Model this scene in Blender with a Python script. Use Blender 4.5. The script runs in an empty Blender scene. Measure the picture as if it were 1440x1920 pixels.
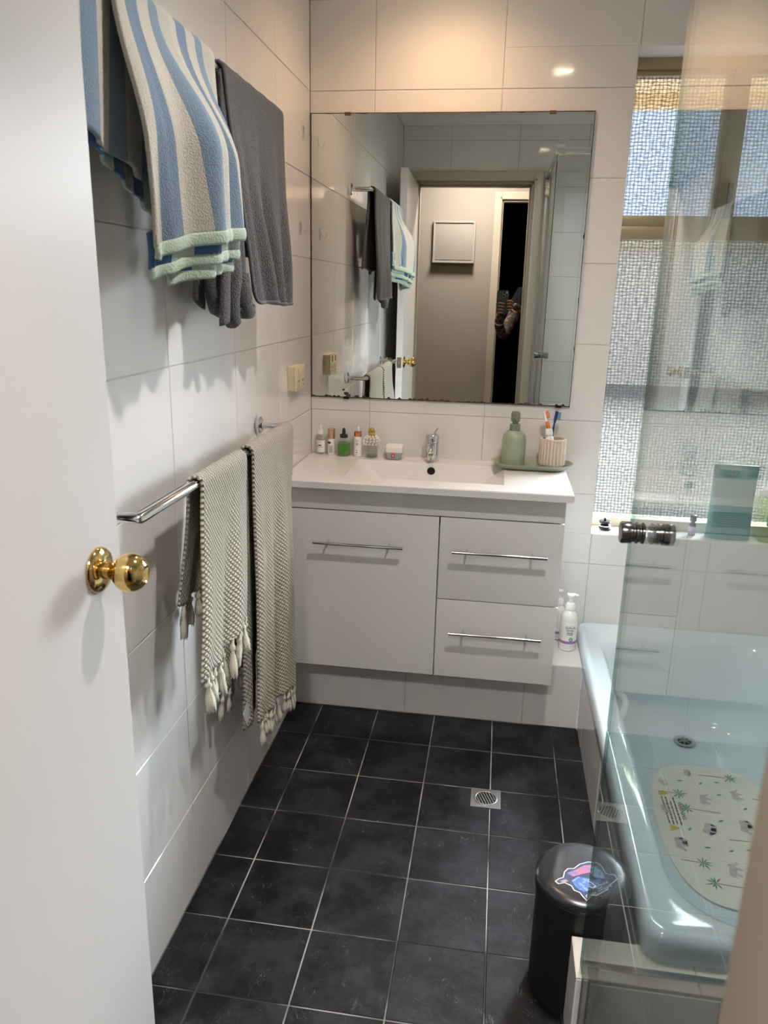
import bpy, bmesh, math, random
from mathutils import Vector, Matrix
random.seed(7)
C = bpy.context.scene.collection
SC = bpy.context.scene
PI = math.pi

# ------------------------------------------------------------------ camera
cam = bpy.data.cameras.new('camera'); camo = bpy.data.objects.new('camera', cam); C.objects.link(camo)
R = ((0.98880, 0.14763, 0.02208), (-0.06161, 0.26890, 0.96120), (-0.13597, 0.95179, -0.27498))
M = Matrix(((R[0][0], R[1][0], -R[2][0], 0.65257), (R[0][1], R[1][1], -R[2][1], -2.67931), (R[0][2], R[1][2], -R[2][2], 1.41229), (0, 0, 0, 1)))
camo.matrix_world = M
cam.sensor_fit = 'VERTICAL'; cam.sensor_height = 36.0; cam.sensor_width = 27.0
cam.lens = 36.0 * 1452.57 / 1920.0
cam.clip_start = 0.01; cam.clip_end = 200
cam.dof.use_dof = True; cam.dof.focus_distance = 2.35; cam.dof.aperture_fstop = 9.0
SC.camera = camo

# ------------------------------------------------------------------ world, sun, exposure
w = bpy.data.worlds.new('sky'); SC.world = w; w.use_nodes = True
bg = w.node_tree.nodes['Background']; bg.inputs[0].default_value = (0.66, 0.79, 1.0, 1); bg.inputs[1].default_value = 0.78
sun = bpy.data.lights.new('sun', 'SUN'); suno = bpy.data.objects.new('sun', sun); C.objects.link(suno)
sun.energy = 32.0; sun.angle = 0.75; sun.color = (0.84, 0.93, 1.0)
suno.rotation_euler = Vector((-0.60, -0.65, -0.40)).to_track_quat('-Z', 'Y').to_euler()
SC.view_settings.view_transform = 'Standard'; SC.view_settings.look = 'None'
SC.view_settings.exposure = 1.0; SC.view_settings.gamma = 1.0; SC.view_settings.use_curve_mapping = False
SC.cycles.max_bounces = 14; SC.cycles.transparent_max_bounces = 24; SC.cycles.transmission_bounces = 10
SC.cycles.glossy_bounces = 8; SC.cycles.diffuse_bounces = 6
SC.cycles.sample_clamp_indirect = 6.0; SC.cycles.caustics_reflective = False; SC.cycles.caustics_refractive = False
SC.cycles.use_denoising = True

def lamp(name, loc, power, color, size, spot=None, blend=0.6):
    l = bpy.data.lights.new(name, 'SPOT' if spot else 'AREA'); o = bpy.data.objects.new(name, l); C.objects.link(o)
    l.energy = power; l.color = color; o.location = loc
    if spot: l.spot_size = spot; l.spot_blend = blend; l.shadow_soft_size = size
    else: l.shape = 'DISK'; l.size = size
    return o
lamp('downlight_lamp', (0.865, -1.35, 2.385), 54, (1.0, 0.95, 0.92), 0.05, 2.7, 1.0)
lamp('vanity_lamp', (0.45, -0.30, 2.385), 15, (1.0, 0.63, 0.38), 0.05, 2.5, 1.0)
lamp('hall_lamp', (1.25, -2.93, 2.36), 3, (1.0, 0.60, 0.30), 0.12)
lamp('hall_fill_lamp', (0.42, -2.90, 2.36), 20, (1.0, 0.93, 0.88), 0.30)  # added unseen fill from the hall side, brightens the vanity front

# ------------------------------------------------------------------ materials
def mat(name, col, rough=0.5, metal=0.0, noise=None, bump=None, trans=0.0, spec=None, coat=0.0, sheen=0.0, emit=None, alpha=None, coord='Object', rnd=0.0):
    m = bpy.data.materials.new(name); m.use_nodes = True; nt = m.node_tree; n = nt.nodes; L = nt.links
    b = n['Principled BSDF']; b.inputs['Base Color'].default_value = (*col, 1); b.inputs['Roughness'].default_value = rough
    b.inputs['Metallic'].default_value = metal; b.inputs['Transmission Weight'].default_value = trans
    if spec is not None: b.inputs['Specular IOR Level'].default_value = spec
    b.inputs['Coat Weight'].default_value = coat
    if sheen: b.inputs['Sheen Weight'].default_value = sheen
    if emit: b.inputs['Emission Color'].default_value = (*emit[0], 1); b.inputs['Emission Strength'].default_value = emit[1]
    tc = n.new('ShaderNodeTexCoord'); vec = tc.outputs[coord]
    if rnd:
        oi = n.new('ShaderNodeObjectInfo'); ad = n.new('ShaderNodeVectorMath'); ad.operation = 'MULTIPLY_ADD'
        cb = n.new('ShaderNodeCombineXYZ'); L.new(oi.outputs['Random'], cb.inputs[0]); L.new(oi.outputs['Random'], cb.inputs[1]); L.new(oi.outputs['Random'], cb.inputs[2])
        L.new(cb.outputs[0], ad.inputs[0]); ad.inputs[1].default_value = (37, 21, 53); L.new(vec, ad.inputs[2]); vec = ad.outputs[0]
    if noise:   # (scale, colour b, lo, hi)
        t = n.new('ShaderNodeTexNoise'); t.inputs['Scale'].default_value = noise[0]; t.inputs['Detail'].default_value = 6
        L.new(vec, t.inputs['Vector'])
        r = n.new('ShaderNodeValToRGB'); r.color_ramp.elements[0].position = noise[2]; r.color_ramp.elements[1].position = noise[3]
        r.color_ramp.elements[0].color = (*col, 1); r.color_ramp.elements[1].color = (*noise[1], 1)
        L.new(t.outputs['Fac'], r.inputs[0]); L.new(r.outputs[0], b.inputs['Base Color'])
    if bump:    # (scale, strength, distance)
        t = n.new('ShaderNodeTexNoise'); t.inputs['Scale'].default_value = bump[0]; t.inputs['Detail'].default_value = 3
        L.new(vec, t.inputs['Vector']); u = n.new('ShaderNodeBump'); u.inputs['Strength'].default_value = bump[1]; u.inputs['Distance'].default_value = bump[2]
        L.new(t.outputs['Fac'], u.inputs['Height']); L.new(u.outputs[0], b.inputs['Normal'])
    return m

WT = mat('white_glazed_tile', (0.76, 0.74, 0.72), 0.07, bump=(5.0, 0.25, 0.004), rnd=1, spec=0.5)
GROUT = mat('pale_grout', (0.50, 0.475, 0.44), 0.9, noise=(30, (0.58, 0.55, 0.51), 0.4, 0.7))
DGROUT = mat('grey_floor_grout', (0.035, 0.034, 0.033), 0.9, noise=(3.5, (0.42, 0.41, 0.39), 0.42, 0.62))
WPAINT = mat('white_paint', (0.74, 0.72, 0.69), 0.5)
CEIL = mat('ceiling_paint', (0.80, 0.79, 0.77), 0.9)
GLOSSW = mat('gloss_white_laminate', (0.72, 0.70, 0.675), 0.13, spec=0.5)
BENCH = mat('white_ceramic_basin', (0.75, 0.74, 0.73), 0.06, spec=0.6)
CHROME = mat('chrome', (0.72, 0.73, 0.75), 0.10, 1.0)
BRASS = mat('polished_brass', (0.80, 0.56, 0.22), 0.09, 1.0)
BLACKM = mat('matte_black_metal', (0.008, 0.008, 0.010), 0.42, spec=0.3)
DOORP = mat('door_enamel', (0.60, 0.575, 0.555), 0.36, bump=(160, 0.12, 0.001), spec=0.18)
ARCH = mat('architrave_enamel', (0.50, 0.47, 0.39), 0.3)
HARCH = mat('dimmed_architrave_enamel', (0.30, 0.25, 0.19), 0.4)  # architrave colour darkened to stand for the unlit hall side
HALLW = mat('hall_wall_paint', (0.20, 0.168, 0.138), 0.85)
DARKW = mat('unlit_room_black', (0.006, 0.006, 0.007), 0.95)  # darkness of the unlit room put into near-black walls
HFLOOR = mat('hall_floor_boards', (0.16, 0.09, 0.05), 0.4)
TUB = mat('pale_blue_acrylic', (0.68, 0.80, 0.86), 0.12, spec=0.5)
FRAMEM = mat('bronze_anodised_aluminium', (0.40, 0.32, 0.20), 0.35, 0.6)
CREAMP = mat('cream_plastic', (0.70, 0.62, 0.42), 0.35)
GREENP = mat('sage_green_ceramic', (0.30, 0.35, 0.25), 0.35)
GREEND = mat('dark_sage_plastic', (0.16, 0.20, 0.14), 0.35)
STONE = mat('beige_ribbed_ceramic', (0.62, 0.52, 0.43), 0.55)
WHITEP = mat('white_plastic', (0.85, 0.85, 0.83), 0.3)
BLACKP = mat('black_plastic', (0.01, 0.01, 0.012), 0.4)
COPPER = mat('copper_metal', (0.72, 0.34, 0.16), 0.18, 1.0)
ROSEG = mat('rose_gold_metal', (0.70, 0.45, 0.30), 0.3, 1.0)
GOLD = mat('gold_metal', (0.62, 0.45, 0.16), 0.25, 1.0)
LABELW = mat('paper_label_white', (0.85, 0.84, 0.80), 0.6)
INK = mat('dark_print', (0.04, 0.04, 0.045), 0.6)
GREYINK = mat('grey_print', (0.30, 0.29, 0.28), 0.6)
RED = mat('red_print', (0.55, 0.06, 0.08), 0.5)
PURPLE = mat('purple_print', (0.36, 0.20, 0.52), 0.5)
LILAC = mat('lilac_print', (0.55, 0.50, 0.68), 0.5)
GREENINK = mat('green_print', (0.05, 0.28, 0.20), 0.5)
ORANGE = mat('orange_plastic', (0.85, 0.20, 0.03), 0.35)
BLUEP = mat('blue_plastic', (0.01, 0.05, 0.15), 0.3)
CYANP = mat('teal_bristles', (0.05, 0.30, 0.42), 0.6)
YEL = mat('yellow_print', (0.62, 0.55, 0.05), 0.6)
BROWNINK = mat('brown_print', (0.38, 0.24, 0.13), 0.7)
ELEPH = mat('grey_elephant_print', (0.50, 0.47, 0.49), 0.7, noise=(120, (0.60, 0.57, 0.58), 0.4, 0.6))
MATM = mat('cream_bath_mat', (0.84, 0.83, 0.74), 0.6, bump=(400, 0.3, 0.002))
MBACK = mat('corroded_mirror_edge', (0.035, 0.02, 0.015), 0.7, noise=(60, (0.12, 0.07, 0.05), 0.45, 0.7))
CLIPB = mat('bronze_clip', (0.20, 0.12, 0.07), 0.4, 0.7)
PALEBL = mat('pale_patch', (0.70, 0.66, 0.60), 0.6)
GREYTAG = mat('grey_tag', (0.35, 0.36, 0.37), 0.6)
SKIN = mat('skin', (0.15, 0.08, 0.055), 0.7, noise=(34, (0.022, 0.020, 0.018), 0.42, 0.50), spec=0.15)
SKINP = mat('plain_skin', (0.22, 0.115, 0.08), 0.65, spec=0.2)
SHIRT = mat('black_cotton', (0.006, 0.006, 0.007), 1.0, spec=0.05)
PANTS = mat('charcoal_cotton', (0.015, 0.018, 0.022), 0.9)
HAIR = mat('dark_hair', (0.02, 0.014, 0.01), 0.7)
PHONEM = mat('phone_glass', (0.03, 0.035, 0.035), 0.12)
LENSM = mat('phone_lens', (0.01, 0.01, 0.012), 0.05)
TEAL = mat('teal_pouch_film', (0.02, 0.26, 0.28), 0.28, bump=(30, 0.4, 0.01))
TEALD = mat('dark_teal_pouch_film', (0.012, 0.19, 0.20), 0.3)
TEALP = mat('pale_teal_print', (0.15, 0.42, 0.42), 0.5)
LED = mat('lamp_face', (1, 1, 1), 0.5, emit=((1.0, 0.86, 0.66), 40.0))
LEDW = mat('warm_lamp_face', (1, 1, 1), 0.5, emit=((1.0, 0.70, 0.42), 40.0))
PAVE = mat('worn_paving', (0.15, 0.138, 0.117), 1.0, spec=0.05, noise=(0.8, (0.11, 0.104, 0.093), 0.35, 0.7))
FARW = mat('beige_render', (0.78, 0.70, 0.60), 0.9)
EAVE = mat('cream_soffit', (0.72, 0.60, 0.42), 0.8)
BRICKX = mat('exterior_brick_paint', (0.45, 0.36, 0.28), 0.9)
STEEL = mat('brushed_steel', (0.62, 0.63, 0.64), 0.28, 1.0)
HOLE = mat('drain_dark', (0.004, 0.004, 0.004), 0.9)
BLUEST = mat('blue_sticker_print', (0.08, 0.20, 0.55), 0.3, noise=(90, (0.30, 0.45, 0.80), 0.5, 0.62))
PINKST = mat('pink_sticker_print', (0.60, 0.18, 0.30), 0.3, noise=(120, (0.20, 0.22, 0.5), 0.5, 0.6))
NAVYST = mat('navy_sticker_print', (0.04, 0.06, 0.14), 0.3)

def node_floor():
    m = mat('black_slate_look_tile', (0.012, 0.012, 0.014), 0.42, rnd=1, spec=0.26); nt = m.node_tree; n = nt.nodes; L = nt.links
    b = n['Principled BSDF']; vec = [x for x in n if x.type == 'VECT_MATH'][0].outputs[0]
    t = n.new('ShaderNodeTexNoise'); t.inputs['Scale'].default_value = 9; t.inputs['Detail'].default_value = 10; t.inputs['Roughness'].default_value = 0.7; L.new(vec, t.inputs['Vector'])
    r = n.new('ShaderNodeValToRGB'); r.color_ramp.elements[0].position = 0.42; r.color_ramp.elements[0].color = (0.003, 0.0035, 0.005, 1)
    r.color_ramp.elements[1].position = 0.75; r.color_ramp.elements[1].color = (0.032, 0.034, 0.042, 1); L.new(t.outputs['Fac'], r.inputs[0])
    # thin pale scratches: narrow band of a stretched distorted noise
    mp = n.new('ShaderNodeMapping'); mp.inputs['Scale'].default_value = (34, 13, 1); L.new(vec, mp.inputs[0])
    t2 = n.new('ShaderNodeTexNoise'); t2.inputs['Scale'].default_value = 1.0; t2.inputs['Detail'].default_value = 4; t2.inputs['Distortion'].default_value = 1.2; L.new(mp.outputs[0], t2.inputs['Vector'])
    r2 = n.new('ShaderNodeValToRGB'); e = r2.color_ramp.elements; e[0].position = 0.492; e[0].color = (0, 0, 0, 1); e[1].position = 0.50; e[1].color = (1, 1, 1, 1)
    k = r2.color_ramp.elements.new(0.508); k.color = (0, 0, 0, 1); L.new(t2.outputs['Fac'], r2.inputs[0])
    t3 = n.new('ShaderNodeTexNoise'); t3.inputs['Scale'].default_value = 22; t3.inputs['Detail'].default_value = 4; L.new(vec, t3.inputs['Vector'])
    r3 = n.new('ShaderNodeValToRGB'); r3.color_ramp.elements[0].position = 0.54; r3.color_ramp.elements[1].position = 0.68; L.new(t3.outputs['Fac'], r3.inputs[0])
    mu = n.new('ShaderNodeMath'); mu.operation = 'MULTIPLY'; L.new(r2.outputs[0], mu.inputs[0]); L.new(r3.outputs[0], mu.inputs[1])
    mx = n.new('ShaderNodeMixRGB'); mx.inputs[2].default_value = (0.12, 0.12, 0.13, 1); L.new(mu.outputs[0], mx.inputs[0]); L.new(r.outputs[0], mx.inputs[1]); L.new(mx.outputs[0], b.inputs['Base Color'])
    bu = n.new('ShaderNodeBump'); bu.inputs['Strength'].default_value = 0.5; bu.inputs['Distance'].default_value = 0.004; L.new(t.outputs['Fac'], bu.inputs['Height']); L.new(bu.outputs[0], b.inputs['Normal'])
    return m
FT = node_floor()

def node_mirror():
    m = bpy.data.materials.new('silvered_mirror'); m.use_nodes = True; n = m.node_tree.nodes; L = m.node_tree.links
    b = n['Principled BSDF']; b.inputs['Base Color'].default_value = (0.88, 0.905, 0.865, 1); b.inputs['Metallic'].default_value = 1; b.inputs['Roughness'].default_value = 0.0
    return m
MIRROR = node_mirror()

def node_glass(name, tint, pattern=None, ior=1.5):
    """clear sheet glass: fresnel mirror over tinted see-through"""
    m = bpy.data.materials.new(name); m.use_nodes = True; nt = m.node_tree; n = nt.nodes; L = nt.links; n.clear()
    out = n.new('ShaderNodeOutputMaterial'); mix = n.new('ShaderNodeMixShader'); tr = n.new('ShaderNodeBsdfTransparent'); gl = n.new('ShaderNodeBsdfGlossy')
    tr.inputs[0].default_value = (*tint, 1); gl.inputs['Roughness'].default_value = 0.0; gl.inputs[0].default_value = (1, 1, 1, 1)
    fr = n.new('ShaderNodeFresnel'); g = n.new('ShaderNodeNewGeometry'); mp = n.new('ShaderNodeMapRange')
    L.new(g.outputs['Backfacing'], mp.inputs[0]); mp.inputs[3].default_value = ior; mp.inputs[4].default_value = 1.0 / ior
    L.new(mp.outputs[0], fr.inputs[0]); L.new(fr.outputs[0], mix.inputs[0]); L.new(tr.outputs[0], mix.inputs[1]); L.new(gl.outputs[0], mix.inputs[2]); L.new(mix.outputs[0], out.inputs[0])
    return m
SGLASS = node_glass('shower_glass', (0.925, 0.950, 0.948))
CGLASS = node_glass('clear_bottle_glass', (0.90, 0.93, 0.91))
GGREEN = node_glass('green_liquid', (0.10, 0.32, 0.03))
CPLAST = node_glass('clear_plastic', (0.975, 0.975, 0.975), ior=1.3)
LIQY = node_glass('pale_yellow_liquid', (0.86, 0.84, 0.62))
AMBER = node_glass('violet_vial_glass', (0.30, 0.22, 0.36))

def node_pane():
    """patterned privacy glass with a woven relief: part clear, part scattering"""
    m = bpy.data.materials.new('woven_pattern_glass'); m.use_nodes = True; nt = m.node_tree; n = nt.nodes; L = nt.links; n.clear()
    out = n.new('ShaderNodeOutputMaterial')
    tc = n.new('ShaderNodeTexCoord')
    nz = n.new('ShaderNodeTexNoise'); nz.inputs['Scale'].default_value = 26; nz.inputs['Detail'].default_value = 3; L.new(tc.outputs['Object'], nz.inputs['Vector'])
    sub = n.new('ShaderNodeVectorMath'); sub.operation = 'SUBTRACT'; L.new(nz.outputs['Color'], sub.inputs[0]); sub.inputs[1].default_value = (.5, .5, .5)
    ma = n.new('ShaderNodeVectorMath'); ma.operation = 'MULTIPLY_ADD'; L.new(sub.outputs[0], ma.inputs[0]); ma.inputs[1].default_value = (0.010, 0.0, 0.010); L.new(tc.outputs['Object'], ma.inputs[2])
    sp = n.new('ShaderNodeSeparateXYZ'); L.new(ma.outputs[0], sp.inputs[0])
    def lines(sock, pitch, pw, ph):
        a = n.new('ShaderNodeMath'); a.operation = 'MULTIPLY'; a.inputs[1].default_value = PI / pitch; L.new(sock, a.inputs[0])
        s0 = n.new('ShaderNodeMath'); s0.operation = 'ADD'; s0.inputs[1].default_value = ph; L.new(a.outputs[0], s0.inputs[0])
        s = n.new('ShaderNodeMath'); s.operation = 'SINE'; L.new(s0.outputs[0], s.inputs[0])
        ab = n.new('ShaderNodeMath'); ab.operation = 'ABSOLUTE'; L.new(s.outputs[0], ab.inputs[0])
        p = n.new('ShaderNodeMath'); p.operation = 'POWER'; p.inputs[1].default_value = pw; L.new(ab.outputs[0], p.inputs[0])
        return p.outputs[0]
    a = lines(sp.outputs['X'], 0.0118, 0.34, 0.3); b = lines(sp.outputs['Z'], 0.0108, 0.34, 0)
    mul = n.new('ShaderNodeMath'); mul.operation = 'MULTIPLY'; L.new(a, mul.inputs[0]); L.new(b, mul.inputs[1])   # 1 in cells, 0 on threads
    # fine glitter
    st = n.new('ShaderNodeMapping'); st.inputs['Scale'].default_value = (60, 1, 230); L.new(tc.outputs['Object'], st.inputs[0])
    n2 = n.new('ShaderNodeTexNoise'); n2.inputs['Scale'].default_value = 1; n2.inputs['Detail'].default_value = 5; L.new(st.outputs[0], n2.inputs['Vector'])
    mr = n.new('ShaderNodeMapRange'); mr.inputs[1].default_value = 0.3; mr.inputs[2].default_value = 0.7; mr.inputs[3].default_value = 0.35; mr.inputs[4].default_value = 1.25; L.new(n2.outputs['Fac'], mr.inputs[0])
    m2 = n.new('ShaderNodeMath'); m2.operation = 'MULTIPLY'; L.new(mul.outputs[0], m2.inputs[0]); L.new(mr.outputs[0], m2.inputs[1])
    cr = n.new('ShaderNodeValToRGB'); cr.color_ramp.elements[0].position = 0.16; cr.color_ramp.elements[0].color = (0.12, 0.12, 0.115, 1)
    cr.color_ramp.elements[1].position = 0.9; cr.color_ramp.elements[1].color = (1, 1, 1, 1); L.new(m2.outputs[0], cr.inputs[0])
    bu = n.new('ShaderNodeBump'); bu.inputs['Strength'].default_value = 0.8; bu.inputs['Distance'].default_value = 0.003; L.new(m2.outputs[0], bu.inputs['Height'])
    tr = n.new('ShaderNodeBsdfTransparent'); L.new(cr.outputs[0], tr.inputs[0])
    tl = n.new('ShaderNodeBsdfTranslucent'); tl.inputs[0].default_value = (0.92, 0.95, 0.93, 1); L.new(bu.outputs[0], tl.inputs['Normal'])
    mx = n.new('ShaderNodeMixShader'); mx.inputs[0].default_value = 0.01; L.new(tr.outputs[0], mx.inputs[1]); L.new(tl.outputs[0], mx.inputs[2])
    gl = n.new('ShaderNodeBsdfGlossy'); gl.inputs['Roughness'].default_value = 0.25; L.new(bu.outputs[0], gl.inputs['Normal'])
    mg = n.new('ShaderNodeMixShader'); mg.inputs[0].default_value = 0.05; L.new(mx.outputs[0], mg.inputs[1]); L.new(gl.outputs[0], mg.inputs[2]); L.new(mg.outputs[0], out.inputs[0])
    return m
PANE = node_pane()
CLEARFACE = node_glass('clear_outer_face', (0.98, 0.98, 0.98))

def node_cloth(name, col, bumpsc, strength, waffle=None, stripes=None, dist=0.004, mottle=0):
    m = mat(name, col, 0.95, sheen=0.3); nt = m.node_tree; n = nt.nodes; L = nt.links; b = n['Principled BSDF']
    tc = n.new('ShaderNodeTexCoord'); uv = n.new('ShaderNodeSeparateXYZ'); L.new(tc.outputs['UV'], uv.inputs[0])
    t = n.new('ShaderNodeTexNoise'); t.inputs['Scale'].default_value = bumpsc; t.inputs['Detail'].default_value = 4; L.new(tc.outputs['Object'], t.inputs['Vector'])
    h = t.outputs['Fac']
    base = None
    if waffle:
        def wv(expr_ops):
            pass
        def mth(op, a, bb=None):
            q = n.new('ShaderNodeMath'); q.operation = op
            for i, x in enumerate((a, bb)):
                if x is None: continue
                if isinstance(x, (int, float)): q.inputs[i].default_value = x
                else: L.new(x, q.inputs[i])
            return q.outputs[0]
        u = mth('MULTIPLY', uv.outputs[0], PI / waffle); v = mth('MULTIPLY', uv.outputs[1], PI / waffle)
        s1 = mth('SINE', mth('ADD', u, v)); s2 = mth('SINE', mth('SUBTRACT', u, v))
        pr = mth('ABSOLUTE', mth('MULTIPLY', s1, s2)); pr = mth('POWER', pr, 0.5)
        h = mth('ADD', pr, mth('MULTIPLY', t.outputs['Fac'], 0.35))
        mx = n.new('ShaderNodeMixRGB'); L.new(pr, mx.inputs[0]); mx.inputs[1].default_value = (col[0] * 0.45, col[1] * 0.43, col[2] * 0.40, 1); mx.inputs[2].default_value = (*col, 1)  # shade in the weave hollows painted into the colour
        L.new(mx.outputs[0], b.inputs['Base Color'])
    if stripes:
        fr = n.new('ShaderNodeMath'); fr.operation = 'FRACT'; mu = n.new('ShaderNodeMath'); mu.operation = 'MULTIPLY'; mu.inputs[1].default_value = stripes[0]
        L.new(uv.outputs[0], mu.inputs[0]); L.new(mu.outputs[0], fr.inputs[0])
        r = n.new('ShaderNodeValToRGB'); r.color_ramp.interpolation = 'CONSTANT'; el = r.color_ramp.elements
        for i, (p, c) in enumerate(stripes[1]):
            if i < 2: el[i].position = p; el[i].color = (*c, 1)
            else: k = el.new(p); k.color = (*c, 1)
        L.new(fr.outputs[0], r.inputs[0])
        nn = n.new('ShaderNodeMixRGB'); nn.blend_type = 'MULTIPLY'; nn.inputs[0].default_value = 0.35; L.new(r.outputs[0], nn.inputs[1]); L.new(t.outputs['Fac'], nn.inputs[2])
        L.new(nn.outputs[0], b.inputs['Base Color'])
    if mottle:
        q = n.new('ShaderNodeMapRange'); q.inputs[1].default_value = 0.3; q.inputs[2].default_value = 0.7; q.inputs[3].default_value = 1 - mottle; q.inputs[4].default_value = 1 + mottle; L.new(t.outputs['Fac'], q.inputs[0])
        mx = n.new('ShaderNodeVectorMath'); mx.operation = 'SCALE'; mx.inputs[0].default_value = col; L.new(q.outputs[0], mx.inputs['Scale']); L.new(mx.outputs[0], b.inputs['Base Color'])
    bu = n.new('ShaderNodeBump'); bu.inputs['Strength'].default_value = strength; bu.inputs['Distance'].default_value = dist; L.new(h, bu.inputs['Height']); L.new(bu.outputs[0], b.inputs['Normal'])
    return m
GREYT = node_cloth('grey_terry', (0.075, 0.071, 0.073), 330, 1.0, dist=0.007, mottle=0.6)
n_ = GREYT
GREYE = node_cloth('grey_terry_edge', (0.12, 0.115, 0.125), 300, 0.4)
BL = (0.21, 0.30, 0.42); CRM = (0.74, 0.69, 0.59); SG = (0.36, 0.42, 0.38)
STRT = node_cloth('striped_cotton', BL, 380, 0.8, stripes=(2.1, [(0.0, CRM), (0.14, BL), (0.36, CRM), (0.58, (0.25, 0.35, 0.46)), (0.76, (0.66, 0.64, 0.55))]))
INNER = node_cloth('striped_cotton_inner', BL, 380, 0.6, stripes=(4.0, [(0.0, (0.05, 0.16, 0.34)), (0.4, (0.50, 0.66, 0.62)), (0.7, (0.62, 0.70, 0.64))]))
MINT = node_cloth('mint_hem', (0.46, 0.58, 0.47), 300, 0.6)
WAF = node_cloth('beige_waffle_cotton', (0.60, 0.52, 0.41), 300, 1.0, waffle=0.0108, dist=0.006)
WAF2 = node_cloth('sage_waffle_cotton', (0.62, 0.575, 0.47), 300, 1.0, waffle=0.0108, dist=0.006)
FRINGE = node_cloth('fringe_yarn', (0.62, 0.57, 0.48), 500, 0.8)
FRINGE2 = node_cloth('pale_fringe_yarn', (0.66, 0.62, 0.51), 500, 0.8)

# ------------------------------------------------------------------ mesh helpers
def wl(o):
    v = Vector((0, 0, 0))
    while o is not None: v = v + o.location; o = o.parent
    return v
def tag(o, label=None, cat=None, group=None, kind=None):
    if label: o['label'] = label
    if cat: o['category'] = cat
    if group: o['group'] = group
    if kind: o['kind'] = kind
    return o
def empty(name, loc, label, cat, group=None):
    o = bpy.data.objects.new(name, None); C.objects.link(o); o.location = loc; o.empty_display_size = 0.02
    return tag(o, label, cat, group)
def link(name, me, m, parent=None, origin=None, smooth=False):
    off = wl(parent) if parent else Vector(origin or (0, 0, 0))
    if off.length: me.transform(Matrix.Translation(-off))
    for x in (m if isinstance(m, (list, tuple)) else [m]): me.materials.append(x)
    if smooth:
        me.polygons.foreach_set('use_smooth', [True] * len(me.polygons))
    o = bpy.data.objects.new(name, me); C.objects.link(o)
    if parent: o.parent = parent
    else: o.location = off
    return o
def bm_new(): return bmesh.new()
def fin(name, bm, m, parent=None, origin=None, smooth=False, kind=None, sharp=None):
    bmesh.ops.recalc_face_normals(bm, faces=bm.faces)
    me = bpy.data.meshes.new(name); bm.to_mesh(me); bm.free()
    o = link(name, me, m, parent, origin, smooth)
    if smooth and sharp is not None: me.set_sharp_from_angle(angle=math.radians(sharp))
    if kind: o['kind'] = kind
    return o
def bbox(bm, x0, x1, y0, y1, z0, z1, bev=0.0, seg=2):
    r = bmesh.ops.create_cube(bm, size=1.0); vs = r['verts']
    for v in vs: v.co = Vector(((x0 + x1) / 2 + v.co.x * (x1 - x0), (y0 + y1) / 2 + v.co.y * (y1 - y0), (z0 + z1) / 2 + v.co.z * (z1 - z0)))
    if bev:
        es = list({e for v in vs for e in v.link_edges})
        bmesh.ops.bevel(bm, geom=es, offset=bev, segments=seg, profile=0.7, affect='EDGES')
def box(name, x0, x1, y0, y1, z0, z1, m, parent=None, bev=0.0, seg=2, origin=None, kind=None):
    bm = bm_new(); bbox(bm, x0, x1, y0, y1, z0, z1, bev, seg); return fin(name, bm, m, parent, origin or ((x0 + x1) / 2, (y0 + y1) / 2, z0), bev > 0, kind, 35)
def basis(d):
    d = Vector(d).normalized(); a = Vector((0, 0, 1)) if abs(d.z) < 0.9 else Vector((1, 0, 0))
    u = d.cross(a).normalized(); return u, d.cross(u).normalized(), d
def blathe(bm, prof, base, axis=(0, 0, 1), seg=28, sx=1.0, sy=1.0, rfun=None, cap=True):
    u, v, d = basis(axis) if tuple(axis) != (0, 0, 1) else (Vector((1, 0, 0)), Vector((0, 1, 0)), Vector((0, 0, 1)))
    base = Vector(base); rings = []
    for r, h in prof:
        ring = []
        for k in range(seg):
            a = 2 * PI * k / seg; rr = rfun(a, r, h) if rfun else r
            ring.append(bm.verts.new(base + d * h + u * (math.cos(a) * rr * sx) + v * (math.sin(a) * rr * sy)))
        rings.append(ring)
    for i in range(len(rings) - 1):
        for k in range(seg): bm.faces.new((rings[i][k], rings[i][(k + 1) % seg], rings[i + 1][(k + 1) % seg], rings[i + 1][k]))
    if cap:
        bm.faces.new(rings[0]); bm.faces.new(rings[-1])
def lathe(name, prof, base, m, parent=None, axis=(0, 0, 1), seg=28, sx=1.0, sy=1.0, rfun=None, sharp=40, cap=True):
    bm = bm_new(); blathe(bm, prof, base, axis, seg, sx, sy, rfun, cap); return fin(name, bm, m, parent, base, True, None, sharp)
def btube(bm, pts, rad, seg=12, cap=True):
    pts = [Vector(p) for p in pts]; rings = []; prev = None
    for i, p in enumerate(pts):
        if i == 0: d = pts[1] - p
        elif i == len(pts) - 1: d = p - pts[-2]
        else: d = (pts[i + 1] - p).normalized() + (p - pts[i - 1]).normalized()
        d.normalize()
        if prev is None: u, v, _ = basis(d)
        else:
            u = (prev - d * prev.dot(d)).normalized(); v = d.cross(u)
        prev = u; r = rad[i] if isinstance(rad, (list, tuple)) else rad
        rings.append([bm.verts.new(p + u * math.cos(2 * PI * k / seg) * r + v * math.sin(2 * PI * k / seg) * r) for k in range(seg)])
    for i in range(len(rings) - 1):
        for k in range(seg): bm.faces.new((rings[i][k], rings[i][(k + 1) % seg], rings[i + 1][(k + 1) % seg], rings[i + 1][k]))
    if cap: bm.faces.new(rings[0]); bm.faces.new(rings[-1])
def tube(name, pts, rad, m, parent=None, seg=12, sharp=50):
    bm = bm_new(); btube(bm, pts, rad, seg); return fin(name, bm, m, parent, pts[0], True, None, sharp)
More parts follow.
